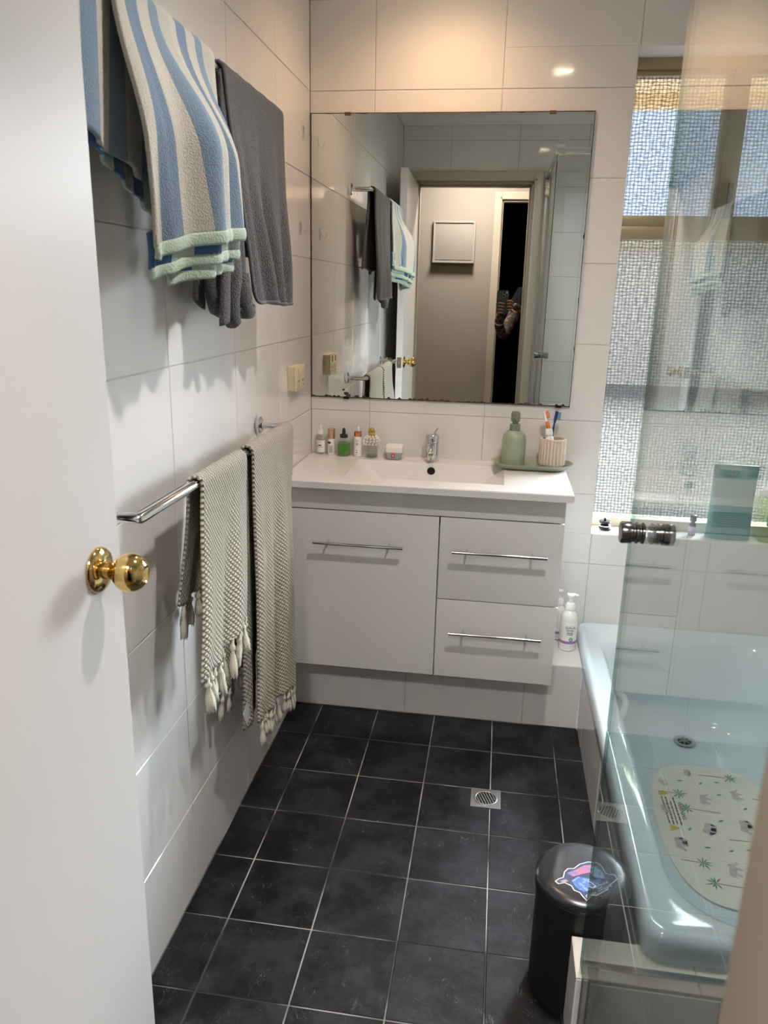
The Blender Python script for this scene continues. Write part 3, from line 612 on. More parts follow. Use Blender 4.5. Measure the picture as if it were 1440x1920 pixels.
# ------------------------------------------------------------------ bottles on the basin top
ZB = ZT + 0.0003
def bottle(name, x, y, lab, cat='bottle'):
    return empty(name, (x, y, ZB), lab, cat, 'skincare bottles beside the basin')
t = bottle('dropper_bottle', 0.042, -0.030, 'clear dropper bottle with white label and white dropper in the corner')
lathe('glass_body', [(0.012, 0), (0.0145, 0.002), (0.0145, 0.058), (0.011, 0.066), (0.0075, 0.069), (0.0075, 0.071)], (0.042, -0.030, ZB), CGLASS, t, seg=24)
lathe('label', [(0.0149, 0), (0.0149, 0.042)], (0.042, -0.030, ZB + 0.008), LABELW, t, seg=24, cap=False)
lathe('collar', [(0.0095, 0), (0.0105, 0.001), (0.0105, 0.014), (0.0085, 0.015)], (0.042, -0.030, ZB + 0.0713), WHITEP, t, seg=20)
lathe('dropper_bulb', [(0.0052, 0), (0.0052, 0.010), (0.0045, 0.015), (0.002, 0.018)], (0.042, -0.030, ZB + 0.0865), mat('frosted_rubber', (0.75, 0.72, 0.68), 0.4), t, seg=16)
box('label_band', 0.031, 0.053, -0.0452, -0.0440, ZB + 0.0265, ZB + 0.0275, INK, t); box('label_print', 0.035, 0.047, -0.0454, -0.0444, ZB + 0.031, ZB + 0.0345, INK, t); box('label_print', 0.036, 0.049, -0.0453, -0.0444, ZB + 0.044, ZB + 0.0455, GREYINK, t)
t = bottle('serum_tube', 0.081, -0.032, 'slim white serum tube with a rose gold cap')
lathe('body', [(0.0115, 0), (0.0125, 0.001), (0.0125, 0.058)], (0.081, -0.032, ZB), WHITEP, t, seg=24)
lathe('cap', [(0.0122, 0), (0.0128, 0.001), (0.0128, 0.033), (0.0115, 0.035)], (0.081, -0.032, ZB + 0.0585), ROSEG, t, seg=28)
lathe('logo_spot', [(0.0045, 0), (0.0045, 0.0006)], (0.0755, -0.0441, ZB + 0.044), INK, t, axis=(-.35, -1, 0), seg=16, sx=1.5, sy=0.9); box('printed_panel', 0.0755, 0.0865, -0.0452, -0.0442, ZB + 0.008, ZB + 0.034, mat('taupe_print', (0.45, 0.40, 0.37), 0.5), t)
t = bottle('green_oil_bottle', 0.127, -0.040, 'clear bottle of bright green liquid with a black dropper top')
lathe('glass_body', [(0.020, 0), (0.0225, 0.002), (0.0225, 0.050), (0.0215, 0.053), (0.010, 0.055), (0.009, 0.064)], (0.127, -0.040, ZB), CGLASS, t, seg=32)
lathe('green_liquid', [(0.0195, 0), (0.0205, 0.001), (0.0205, 0.042)], (0.127, -0.040, ZB + 0.0045), mat('green_oil', (0.07, 0.26, 0.015), 0.15), t, seg=32)
lathe('collar', [(0.0125, 0), (0.0138, 0.001), (0.0138, 0.011), (0.0125, 0.012)], (0.127, -0.040, ZB + 0.0643), BLACKP, t, seg=24)
lathe('dropper_bulb', [(0.0062, 0), (0.0058, 0.014), (0.004, 0.020), (0.0015, 0.0225)], (0.127, -0.040, ZB + 0.0765), BLACKP, t, seg=18)
t = bottle('copper_capped_bottle', 0.177, -0.037, 'white bottle with copper collar and pale dropper, next to green bottle')
lathe('body', [(0.0140, 0), (0.0155, 0.001), (0.0155, 0.068), (0.0135, 0.070)], (0.177, -0.037, ZB), WHITEP, t, seg=28)
lathe('collar', [(0.0130, 0), (0.0135, 0.001), (0.0132, 0.017), (0.0115, 0.018)], (0.177, -0.037, ZB + 0.0705), COPPER, t, seg=28)
lathe('dropper_bulb', [(0.0060, 0), (0.0062, 0.010), (0.0045, 0.016), (0.0018, 0.0185)], (0.177, -0.037, ZB + 0.0887), mat('ivory_rubber', (0.82, 0.78, 0.68), 0.4), t, seg=18)
for z0, z1, x0, x1, m_ in ((0.055, 0.0575, 0.171, 0.181, GREYINK), (0.041, 0.050, 0.1725, 0.1805, mat('peach_print', (0.6, 0.42, 0.34), 0.5)), (0.022, 0.024, 0.172, 0.179, GREYINK), (0.013, 0.018, 0.174, 0.178, GREYINK), (0.006, 0.0085, 0.1735, 0.1755, INK)):
    box('printed_mark', x0, x1, -0.0531, -0.0520, ZB + z0, ZB + z1, m_, t)
t = bottle('perfume_bottle', 0.227, -0.046, 'tapered glass perfume bottle with white flower collar and gold top')
lathe('glass_body', [(0.019, 0), (0.021, 0.002), (0.0275, 0.045), (0.0285, 0.058), (0.024, 0.066), (0.009, 0.070)], (0.227, -0.046, ZB), CGLASS, t, seg=32)
lathe('glass_base', [(0.0175, 0), (0.0195, 0.007)], (0.227, -0.046, ZB + 0.003), node_glass('thick_base_glass', (0.75, 0.78, 0.76)), t, seg=28)
bm = bm_new(); rg = random.Random(5)
for row, (rr, zz, n) in enumerate(((0.0295, 0.050, 15), (0.0285, 0.060, 14), (0.0235, 0.069, 12), (0.0165, 0.0755, 8))):
    for k in range(n):
        a = 2 * PI * (k + 0.5 * (row % 2)) / n; c = Vector((0.227 + math.cos(a) * rr, -0.046 + math.sin(a) * rr, ZB + zz)); nn = Vector((math.cos(a), math.sin(a), 0.4 * row)).normalized()
        u, v, _ = basis(nn)
        for q in range(5):
            b = q * 2 * PI / 5 + rg.random(); p = c + (u * math.cos(b) + v * math.sin(b)) * 0.0028
            mm = Matrix.Translation(p) @ Matrix.Diagonal((0.0024, 0.0024, 0.0024, 1)); bmesh.ops.create_icosphere(bm, subdivisions=1, radius=1.0, matrix=mm)
o = fin('flower_collar', bm, mat('white_enamel', (0.86, 0.83, 0.76), 0.3), t, smooth=True); o['kind'] = 'stuff'
lathe('gold_top', [(0.013, 0), (0.0125, 0.003), (0.0085, 0.006), (0.0105, 0.012), (0.0095, 0.020), (0.0055, 0.027), (0.0015, 0.030)], (0.227, -0.046, ZB + 0.0755), GOLD, t, seg=14, rfun=lambda a, r, h: r * (1 + 0.14 * math.cos(6 * a)))
text('lettering', 'DAISY', 0.006, (0.227, -0.0742, ZB + 0.046), (PI / 2, 0, 0), GREYINK, t)
t = bottle('cream_jar', 0.308, -0.046, 'square cream jar with white lid and small red label', 'jar')
t.location.z = ZB
loft('jar_body', [[(0.308 + x, -0.046 + y, ZB + z) for x, y in rrect(-h_, h_, -h_, h_, r_)] for h_, r_, z in ((0.020, 0.006, 0), (0.023, 0.008, 0.002), (0.0285, 0.009, 0.022), (0.0285, 0.009, 0.026))], mat('pale_green_glass_jar', (0.38, 0.43, 0.39), 0.12), t, capa=True)
loft('lid', [[(0.308 + x, -0.046 + y, ZB + z) for x, y in rrect(-h_, h_, -h_, h_, r_)] for h_, r_, z in ((0.030, 0.009, 0.0262), (0.0305, 0.009, 0.0275), (0.0298, 0.009, 0.044), (0.027, 0.008, 0.0475))], WHITEP, t, capa=True)
box('red_label', 0.301, 0.314, -0.0752, -0.0735, ZB + 0.0085, ZB + 0.0225, RED, t); box('label_mark', 0.3045, 0.3105, -0.0757, -0.0751, ZB + 0.012, ZB + 0.019, mat('pink_print', (0.75, 0.45, 0.45), 0.5), t)

# ------------------------------------------------------------------ tray, dispenser, brush cup
tr = empty('vanity_tray', (0.780, -0.082, ZB), 'sage green oblong tray at the right end of the basin top', 'tray')
def stad(hx, hy, z, n=10):
    return [(0.780 + x, -0.082 + y, z) for x, y in rrect(-hx, hx, -hy, hy, min(hx, hy) * 0.995, n)]
loft('tray_dish', [stad(0.105, 0.046, ZB), stad(0.118, 0.058, ZB + 0.006), stad(0.135, 0.072, ZB + 0.020), stad(0.1365, 0.0735, ZB + 0.0215), stad(0.134, 0.071, ZB + 0.0215), stad(0.116, 0.056, ZB + 0.008), stad(0.104, 0.045, ZB + 0.0045)], GREENP, tr, capa=True, sharp=60)
for o_ in tr.children: pass
ZR = ZB + 0.0048
t = empty('soap_dispenser', (0.716, -0.075, ZR), 'sage green pump soap dispenser standing on the green tray', 'dispenser')
lathe('bottle', [(0.036, 0), (0.0395, 0.002), (0.0400, 0.088), (0.037, 0.103), (0.030, 0.113), (0.018, 0.1185), (0.0165, 0.1195)], (0.716, -0.075, ZR), GREENP, t, seg=44)
lathe('collar', [(0.0165, 0), (0.0175, 0.001), (0.0175, 0.019), (0.0155, 0.021), (0.0095, 0.0215), (0.0095, 0.028)], (0.716, -0.075, ZR + 0.1198), GREEND, t, seg=30)
bm = bm_new(); blathe(bm, [(0.0125, 0), (0.0148, 0.002), (0.0150, 0.026), (0.0125, 0.033), (0.006, 0.0345)], (0.716, -0.075, ZR + 0.1483), seg=30); btube(bm, [(0.716, -0.086, ZR + 0.166), (0.716, -0.100, ZR + 0.1655)], [0.0055, 0.0045], 12)
fin('pump_head', bm, GREEND, t, smooth=True, sharp=50)
t = empty('toothbrush_cup', (0.844, -0.078, ZR), 'beige ribbed toothbrush cup standing on the green tray', 'cup')
rf = lambda a, r, h: r + (0.0050 * (abs(math.cos(a * 11)) ** 0.6) if r > 0.0385 else 0)
lathe('cup_wall', [(0.035, 0), (0.0375, 0.006), (0.0395, 0.014), (0.0395, 0.098), (0.0375, 0.0995), (0.0355, 0.098), (0.0345, 0.012), (0.001, 0.011)], (0.844, -0.078, ZR), STONE, t, seg=264, rfun=rf, sharp=30, cap=True)
def brush(name, lab, foot, head, mh, mb, mb2):
    t = empty(name, foot, lab, 'toothbrush'); f = Vector(foot); h = Vector(head); ax_ = (h - f).normalized()
    u = ax_.cross(Vector((0, 1, 0))).normalized()
    bm = bm_new(); n = 12; pts = [f.lerp(h, k / n) + u * 0.004 * math.sin(k / n * PI) for k in range(n + 1)]; rad = [0.0048 if k < 7 else (0.0048 - 0.0022 * (k - 6) / 3 if k < 10 else 0.0052) for k in range(n + 1)]
    btube(bm, pts, rad, 12); fin('brush_handle', bm, mh, t, smooth=True, sharp=60)
    bm = bm_new()
    side = -u
    for i in range(5):
        for j in range(3):
            p = h - ax_ * (0.004 + i * 0.0052) + Vector((0, (j - 1) * 0.0035, 0)) + side * 0.0035
            btube(bm, [p, p + side * 0.0105], 0.0018, 6)
    fin('bristles', bm, mb, t)
    if mb2: tube('grip', [f.lerp(h, .60), f.lerp(h, .80)], 0.0062, mb2, t, 12)
    return t
brush('toothbrush', 'white and orange toothbrush leaning left in the ribbed cup', (0.866, -0.066, ZR + 0.0135), (0.808, -0.062, ZR + 0.186), WHITEP, ORANGE, ORANGE)
brush('toothbrush', 'dark blue toothbrush with teal bristles in the ribbed cup', (0.838, -0.053, ZR + 0.0135), (0.851, -0.056, ZR + 0.186), BLUEP, CYANP, None)
t = empty('toothpaste_tube', (0.842, -0.088, ZR + .0135), 'white toothpaste tube cap-up in the ribbed cup', 'toothpaste tube')
A = Vector((0.842, -0.086, ZR + 0.0135)); B = Vector((0.829, -0.088, ZR + 0.112)); dv = (B - A).normalized()
lathe('tube_body', [(0.013, 0), (0.014, 0.09), (0.008, 0.098)], A, WHITEP, t, axis=tuple(dv), seg=20)
lathe('tube_cap', [(0.0125, 0), (0.0128, 0.001), (0.0118, 0.019), (0.0105, 0.020)], A + dv * 0.0985, WHITEP, t, axis=tuple(dv), seg=20)

# ------------------------------------------------------------------ pump bottles on the ledge
def pump(x, y, lab, h, cat='bottle', ang=0.25, s=1.0):
    t = empty('pump_bottle', (x, y, 0.2315), lab, cat, 'pump bottles on the ledge'); z = 0.2315
    lathe('bottle_body', [(0.026 * s, 0), (0.029 * s, 0.003), (0.029 * s, 0.115 * h), (0.026 * s, 0.130 * h), (0.016 * s, 0.143 * h), (0.013 * s, 0.146 * h)], (x, y, z), mat('milky_plastic', (0.80, 0.80, 0.76), 0.25), t, seg=36)
    lathe('label', [(0.0294 * s, 0), (0.0294 * s, 0.085 * h)], (x, y, z + 0.022 * h), LABELW, t, seg=36, cap=False)
    lathe('purple_band', [(0.0297 * s, 0), (0.0297 * s, 0.010 * h)], (x, y, z + 0.028 * h), PURPLE, t, seg=36, cap=False)
    lathe('pump_collar', [(0.0165, 0), (0.0175, 0.001), (0.0170, 0.016), (0.0135, 0.022), (0.006, 0.024), (0.006, 0.040)], (x, y, z + 0.1465 * h), WHITEP, t, seg=28)
    bm = bm_new(); zz = z + 0.1465 * h + 0.0402; blathe(bm, [(0.008, 0), (0.011, 0.004), (0.0115, 0.012), (0.008, 0.014)], (x, y, zz), seg=20)
    dx, dy = math.cos(ang), math.sin(ang); btube(bm, [(x - dx * .014, y - dy * .014, zz + .012), (x + dx * .012, y + dy * .012, zz + .0125), (x + dx * 0.024, y + dy * 0.024, zz + 0.0105)], [0.005, 0.006, 0.0035], 12)
    fin('pump_head', bm, WHITEP, t, smooth=True, sharp=50)
    return t
t = pump(0.943, -0.150, 'white pump bottle with purple banded label, front one on the ledge', 1.0, ang=-0.1)
rot = (PI / 2, 0, 0.12)
text('lettering', 'GAIA', 0.0155, (0.9465, -0.1803, 0.320), rot, GREYINK, t, sx=1.0)
for z_, wd_ in ((0.309, 0.024), (0.300, 0.019), (0.294, 0.019)): box('printed_line', 0.9455 - wd_ / 2, 0.9455 + wd_ / 2, -0.1812, -0.1780, z_, z_ + 0.0018, GREYINK, t)
lathe('green_ring', [(0.0065, 0), (0.0065, 0.0012), (0.0042, 0.0012), (0.0042, 0)], (0.9505, -0.1795, 0.277), GREENINK, t, axis=(0.25, -1, 0), seg=20, cap=False)
t = pump(0.911, -0.062, 'white pump bottle half hidden behind the vanity side', 0.86, ang=2.6)

# ------------------------------------------------------------------ things on the window sill
t = empty('stacked_trinket', (1.062, 0.062, 0.6067), 'small black and silver stacked disc trinket on the sill corner', 'ornament')
z = 0.6067
lathe('lower_disc', [(0.012, 0), (0.021, 0.003), (0.024, 0.008), (0.020, 0.011)], (1.062, 0.062, z), BLACKM, t, seg=24)
lathe('middle_disc', [(0.016, 0), (0.020, 0.002), (0.021, 0.006), (0.014, 0.009)], (1.060, 0.062, z + .0113), CHROME, t, seg=24)
lathe('upper_disc', [(0.010, 0), (0.018, 0.004), (0.021, 0.009), (0.019, 0.012)], (1.059, 0.062, z + .0206), BLACKM, t, seg=24)
lathe('knob', [(0.004, 0), (0.004, 0.004), (0.0055, 0.007), (0.002, 0.010)], (1.059, 0.062, z + .0329), BLACKM, t, seg=14)
t = empty('small_vial', (1.357, 0.058, 0.6067), 'tiny violet glass oil vial with black cap on the window sill', 'vial')
lathe('vial_body', [(0.010, 0), (0.012, 0.002), (0.012, 0.040), (0.007, 0.048), (0.007, 0.052)], (1.357, 0.058, z), mat('violet_vial', (0.13, 0.09, 0.18), 0.15), t, seg=24)
lathe('vial_label', [(0.0123, 0), (0.0123, 0.026)], (1.357, 0.058, z + .008), LILAC, t, seg=24, cap=False)
lathe('vial_cap', [(0.0105, 0), (0.0112, 0.001), (0.0108, 0.020), (0.0095, 0.021)], (1.357, 0.058, z + .0523), BLACKP, t, seg=24)
pc = empty('refill_pouch', (1.475, 0.055, 0.6067), 'teal stand-up refill pouch on the window sill', 'pouch')
loops = []
for k in range(13):
    s_ = k / 12; zz = z + 0.252 * s_; th = 0.030 * (1 - s_) ** 0.7 + 0.0012; wd = 0.074 - 0.005 * math.sin(s_ * PI) * 0.5 + 0.0; lean = 0.012 * s_
    n = 24; loops.append([(1.475 + 0.003 * s_ + wd * (abs(math.cos(a)) ** 0.55) * (1 if math.cos(a) >= 0 else -1), 0.055 + lean + th * (abs(math.sin(a)) ** 0.9) * (1 if math.sin(a) >= 0 else -1), zz) for a in [2 * PI * q / n for q in range(n)]])
loft('pouch_body', loops, TEAL, pc, capa=True, sharp=80)
box('pouch_top', 1.4045, 1.5515, 0.0645, 0.0705, z + 0.224, z + 0.2575, TEALD, pc, 0.002)
tube('zip_seal', [(1.405, 0.0622, z + 0.219), (1.551, 0.0622, z + 0.219)], 0.0016, TEALP, pc, 8)
text('lettering', 'Swim&CO', 0.013, (1.468, 0.0330, z + 0.135), (PI / 2 - 0.10, 0, 0), TEALP, pc)
for q in range(6): box('printed_line', 1.440, 1.492, 0.0262, 0.0284, z + 0.052 + q * 0.008, z + 0.0532 + q * 0.008, TEALP, pc)
t = empty('clear_tub', (1.625, 0.060, 0.6067), 'clear tub with blue label beside the teal pouch, cut by the picture edge', 'tub')
loft('tub_body', [[(1.625 + x, 0.058 + y, z + q) for x, y in rrect(-a_, a_, -b_, b_, 0.012)] for a_, b_, q in ((0.052, 0.040, 0), (0.056, 0.044, 0.003), (0.058, 0.045, 0.14), (0.050, 0.038, 0.155))], node_glass('yellow_green_clear_plastic', (0.80, 0.88, 0.62)), t, capa=True)
box('tub_label', 1.585, 1.665, 0.0095, 0.0122, z + 0.062, z + 0.128, mat('blue_label', (0.02, 0.16, 0.36), 0.4), t, 0.0005)
lathe('tub_lid', [(0.052, 0), (0.054, 0.002), (0.052, 0.024), (0.040, 0.030)], (1.625, 0.058, z + 0.1555), WHITEP, t, seg=32, sy=0.75)

# ------------------------------------------------------------------ bath
bath = empty('bathtub', (1.365, -0.72, 0.2135), 'pale blue-white acrylic bathtub under the window', 'bathtub')
BX0, BX1, BY0, BY1 = 0.984, 1.748, -1.455, -0.001
def bl(i, z, r, i2=None, i3=None):
    i2 = i if i2 is None else i2; i3 = i2 if i3 is None else i3
    return [(x, y, z) for x, y in rrect(BX0 + i, BX1 - i, BY0 + i3, BY1 - i2, r, 10)]
L_ = [bl(0.006, 0.2145, 0.035), bl(0.0, 0.222, 0.04), bl(0.0, 0.262, 0.04), bl(0.005, 0.272, 0.038), bl(0.013, 0.2765, 0.034), bl(0.024, 0.275, 0.03), bl(0.032, 0.268, 0.04), bl(0.062, 0.2655, 0.09, 0.052), bl(0.070, 0.262, 0.13, 0.060),
      bl(0.078, 0.250, 0.15, 0.068, 0.075), bl(0.088, 0.215, 0.17, 0.074, 0.090), bl(0.110, 0.12, 0.18, 0.085, 0.16), bl(0.130, 0.03, 0.18, 0.095, 0.25), bl(0.150, -0.025, 0.18, 0.108, 0.33), bl(0.180, -0.050, 0.17, 0.130, 0.39), bl(0.230, -0.058, 0.14, 0.17, 0.45), bl(0.30, -0.060, 0.08, 0.24, 0.55)]
loft('tub_shell', L_, TUB, bath, sharp=60)
bm = bm_new()
btube(bm, [(1.064, -0.470, 0.225), (1.074, -0.476, 0.243), (1.082, -0.50, 0.252), (1.084, -0.53, 0.254), (1.082, -0.56, 0.252), (1.074, -0.584, 0.243), (1.064, -0.590, 0.225)], [0.010, 0.011, 0.011, 0.011, 0.011, 0.011, 0.010], 14)
fin('grab_handle', bm, mat('pale_acrylic_handle', (0.74, 0.80, 0.81), 0.1), bath, smooth=True, sharp=80)
bd = lathe('bath_waste', [(0.036, 0), (0.0355, 0.003), (0.030, 0.0045), (0.024, 0.002), (0.022, 0.0005)], (1.360, -0.205, -0.0545), STEEL, bath, seg=36)
lathe('waste_hole', [(0.0225, 0), (0.0225, 0.0006)], (1.360, -0.205, -0.0537), HOLE, bd, seg=28)
bm = bm_new()
for k in range(3):
    a = k * PI / 3 + 0.3; btube(bm, [(1.360 + math.cos(a) * 0.021, -0.205 + math.sin(a) * 0.021, -0.0525), (1.360 - math.cos(a) * 0.021, -0.205 - math.sin(a) * 0.021, -0.0525)], 0.0018, 6)
fin('waste_cross', bm, STEEL, bd)

# bath mat with elephants and palms
ZM = -0.0545
bmt = empty('bath_mat', (1.37, -0.65, ZM - .002), 'cream rubber bath mat printed with grey elephants and green palms', 'bath mat')
mp = [(1.375 + 0.190 * (1 if math.cos(a) > 0 else -1) * abs(math.cos(a)) ** 0.60, -0.668 + 0.312 * (1 if math.sin(a) > 0 else -1) * abs(math.sin(a)) ** 0.80) for a in [2 * PI * k / 48 for k in range(48)]]
prism('mat_sheet', mp, ZM, ZM + 0.003, MATM, bmt)
ZP = ZM + 0.0031
def inmat(x, y): return abs((x - 1.375) / 0.188) ** 2.6 + abs((y + 0.668) / 0.310) ** 2.3 < 1.0
def decal(name, polys, m):
    bm = bm_new()
    for poly in polys: bprism(bm, poly, ZP, ZP + 0.0004)
    bmesh.ops.triangulate(bm, faces=[f for f in bm.faces if len(f.verts) > 4]); return fin(name, bm, m, bmt, origin=(polys[0][0][0], polys[0][0][1], ZP))
EL = [(-1, .1), (-.95, .45), (-.6, .62), (-.1, .6), (.3, .65), (.55, .8), (.85, .7), (1.0, .35), (1.15, .0), (1.3, -.1), (1.25, .12), (1.4, .05), (1.35, -.25), (1.1, -.25), (.9, .0), (.7, .05), (.6, -.1), (.55, -.7), (.3, -.7), (.28, -.15), (-.3, -.15), (-.35, -.7), (-.65, -.7), (-.68, -.1), (-.85, -.05), (-.98, -.35), (-1.05, -.3)]
def eleph(x, y, s, a, fl=1):
    c, n = math.cos(a), math.sin(a); poly = [(x + s * (p * fl * c - q * n), y + s * (p * fl * n + q * c)) for p, q in EL]
    if all(inmat(*p) for p in poly): decal('elephant_print', [poly], ELEPH)
for (x, y, s, a, fl) in ((1.240, -.465, .017, 1.9, 1), (1.326, -.398, .016, 1.6, -1), (1.350, -.535, .024, 1.25, 1), (1.452, -.497, .024, 1.45, 1), (1.330, -.672, .025, 1.35, -1), (1.438, -.642, .026, 1.6, -1), (1.236, -.748, .024, 1.7, -1), (1.356, -.838, .026, 1.3, 1), (1.224, -.60, .020, 1.5, 1), (1.515, -.60, .022, 1.5, 1), (1.475, -.80, .024, 1.5, -1)): eleph(x, y, s, a, fl)
def palm(cx, cy, tx, ty):
    a = math.atan2(cy - ty, cx - tx); px, py = -math.sin(a) * 0.0018, math.cos(a) * 0.0018
    decal('palm_trunk_print', [[(cx + px * .6, cy + py * .6), (tx + px, ty + py), (tx - px, ty - py), (cx - px * .6, cy - py * .6)]], BROWNINK)
    P_ = []
    for k in range(8):
        b = a + (k - 3.5) * 0.62 + random.uniform(-.1, .1); l = 0.026 * random.uniform(.8, 1.15); q = b + PI / 2
        P_.append([(cx, cy), (cx + math.cos(b) * l * .5 + math.cos(q) * .0026, cy + math.sin(b) * l * .5 + math.sin(q) * .0026), (cx + math.cos(b) * l, cy + math.sin(b) * l), (cx + math.cos(b) * l * .5 - math.cos(q) * .0022, cy + math.sin(b) * l * .5 - math.sin(q) * .0022)])
    decal('palm_leaf_print', P_, GREENINK)
for p in ((1.451, -.408, 1.361, -.404), (1.276, -.517, 1.225, -.512), (1.287, -.585, 1.379, -.593), (1.462, -.707, 1.374, -.711), (1.276, -.821, 1.220, -.816), (1.292, -.893, 1.383, -.901), (1.530, -.505, 1.494, -.505), (1.50, -.86, 1.42, -.87)): palm(*p)
for x, y, a in ((1.293, -.447, .1), (1.356, -.451, .8), (1.406, -.437, 0), (1.398, -.502, .4), (1.459, -.559, .6), (1.371, -.630, .5), (1.273, -.683, .9), (1.304, -.755, 0), (1.416, -.747, .2), (1.366, -.759, .5), (1.47, -.72, .9)):
    decal('leaf_print', [[(x + math.cos(a + b) * r_, y + math.sin(a + b) * r_) for b, r_ in ((0, .010), (.5, .006), (1.6, .004), (PI, .009), (-1.6, .004), (-.4, .005))]], GREENINK)
for x, y in ((1.230, -.523), (1.233, -.684)):
    decal('warning_triangle_print', [[(x - .014, y - .014), (x + .016, y), (x - .014, y + .014)]], YEL); decal('exclamation_print', [[(x - .008, y - .0012), (x + .009, y - .002), (x + .009, y + .002), (x - .008, y + .0012)]], INK)
    bmt.children[-1].location.z += 0.0005
text('lettering', 'WARNING', 0.017, (1.268, -0.602, ZP + 0.0003), (0, 0, -PI / 2), INK, bmt)
for q, xx in enumerate((1.254, 1.243, 1.232, 1.221)):
    yy = -.540 - (.02 if q == 1 else 0); segs = []
    while yy > -.665 + .012 * (q % 2):
        l_ = random.uniform(.008, .02); segs.append([(xx - .0018, yy), (xx + .0018, yy), (xx + .0018, yy - l_), (xx - .0018, yy - l_)]); yy -= l_ + .003
    decal('printed_line', segs, INK)

# ------------------------------------------------------------------ floor waste
fd = empty('floor_drain', (0.690, -0.718, 0.0), 'square steel floor drain with a round slotted grate', 'drain')
bm = bm_new(); n = 32; out = [(0.690 + x, -0.718 + y) for x, y in rrect(-0.043, 0.043, -0.043, 0.043, 0.002, 7)]
cir = [(0.690 + 0.034 * math.cos(a), -0.718 + 0.034 * math.sin(a)) for a in [(k + .5) * 2 * PI / 32 for k in range(32)]]
o_ = [bm.verts.new((x, y, 0.0015)) for x, y in out]; c_ = [bm.verts.new((x, y, 0.0015)) for x, y in cir]; c2 = [bm.verts.new((x, y, 0.0002)) for x, y in cir]; o2 = [bm.verts.new((x, y, 0.0002)) for x, y in out]
for i in range(32):
    j = (i + 1) % 32; bm.faces.new((o_[i], o_[j], c_[j], c_[i])); bm.faces.new((c_[i], c_[j], c2[j], c2[i])); bm.faces.new((o_[i], o_[j], o2[j], o2[i]))
fin('drain_plate', bm, STEEL, fd)
lathe('drain_hole', [(0.0335, 0), (0.0335, 0.0003)], (0.690, -0.718, 0.0003), HOLE, fd, seg=32)
g = lathe('grate_ring', [(0.0335, 0), (0.0335, 0.0022), (0.0305, 0.0030), (0.0285, 0.0022), (0.0285, 0)], (0.690, -0.718, 0.0007), STEEL, fd, seg=36, cap=False)
for k in range(7):
    x = (k - 3) * 0.0078; h_ = math.sqrt(max(0.0283 ** 2 - x * x, 0)); a = 0.35
    bm = bm_new(); c, s_ = math.cos(a), math.sin(a)
    bprism(bm, [(0.690 + p * c - q * s_, -0.718 + p * s_ + q * c) for p, q in ((x - .0018, -h_), (x + .0018, -h_), (x + .0018, h_), (x - .0018, h_))], 0.0008, 0.0028); fin('grate_bar', bm, STEEL, fd)

# ------------------------------------------------------------------ rubbish bin
bx, by_ = 0.885, -1.318; BR = 0.0945
bn = empty('pedal_bin', (bx, by_, 0.0005), 'round matte black pedal bin with a stickered lid beside the bath', 'rubbish bin')
lathe('bin_body', [(0.088, 0), (0.0915, 0.003), (0.0915, 0.245), (0.0945, 0.2455), (0.0945, 0.262), (0.0915, 0.264)], (bx, by_, 0.0005), BLACKM, bn, seg=64)
bm = bm_new(); n = 64; rings = []
ch = Vector((0.834 - bx, -1.245 - by_)); ch2 = Vector((0.810 - bx, -1.354 - by_)); cd = (ch2 - ch).normalized(); cn = Vector((cd.y, -cd.x))
if cn.dot(ch) < 0: cn = -cn
c0 = ch.dot(cn)
for r_, h_ in ((0.0915, 0.2645), (0.0950, 0.266), (0.0955, 0.274), (0.0930, 0.280), (0.088, 0.2835), (0.075, 0.2855), (0.06, 0.2862), (0.04, 0.2866), (0.02, 0.2867)):
    ring = []
    for k in range(n):
        a = 2 * PI * k / n; p = Vector((math.cos(a) * r_, math.sin(a) * r_)); q = p.dot(cn) - c0; hh = h_
        if q > 0 and h_ > 0.279: hh = h_ - q * 0.42
        ring.append(bm.verts.new((bx + p.x, by_ + p.y, 0.0005 + hh)))
    rings.append(ring)
for i in range(len(rings) - 1):
    for k in range(n): bm.faces.new((rings[i][k], rings[i][(k + 1) % n], rings[i + 1][(k + 1) % n], rings[i + 1][k]))
bm.faces.new(rings[0]); bm.faces.new(rings[-1])
lid = fin('bin_lid', bm, mat('satin_black_lid', (0.020, 0.021, 0.026), 0.26, spec=0.7), bn, smooth=True, sharp=28)
box('bin_pedal', bx - 0.03, bx + 0.03, by_ - 0.118, by_ - 0.086, 0.006, 0.014, BLACKM, bn, 0.003)
ST = [(0.825, -1.356), (0.833, -1.347), (0.841, -1.343), (0.845, -1.326), (0.853, -1.315), (0.865, -1.313), (0.878, -1.298), (0.896, -1.288), (0.913, -1.287), (0.923, -1.295), (0.929, -1.316), (0.947, -1.318), (0.950, -1.329), (0.929, -1.354), (0.928, -1.361), (0.903, -1.382), (0.895, -1.382), (0.883, -1.399), (0.875, -1.388), (0.871, -1.380), (0.860, -1.375), (0.856, -1.364), (0.844, -1.358), (0.831, -1.363)]
def stz(x, y): return 0.0005 + 0.2868
def inset(P_, d_):
    n = len(P_); out = []
    for i in range(n):
        a, b, c = Vector(P_[i - 1]), Vector(P_[i]), Vector(P_[(i + 1) % n]); e1 = (b - a).normalized(); e2 = (c - b).normalized(); nn = (Vector((e1.y, -e1.x)) + Vector((e2.y, -e2.x))); nn = nn.normalized() if nn.length > 1e-6 else Vector((e1.y, -e1.x)); out.append((b.x + nn.x * d_, b.y + nn.y * d_))
    return out
SZ = 0.0005 + 0.2869
stk = prism('sticker', ST, SZ - 0.0014, SZ, mat('white_sticker', (0.85, 0.85, 0.85), 0.3), lid)
IN = inset(ST, 0.0022)
prism('sticker_art', IN, SZ - .0012, SZ + 0.0003, NAVYST, lid)
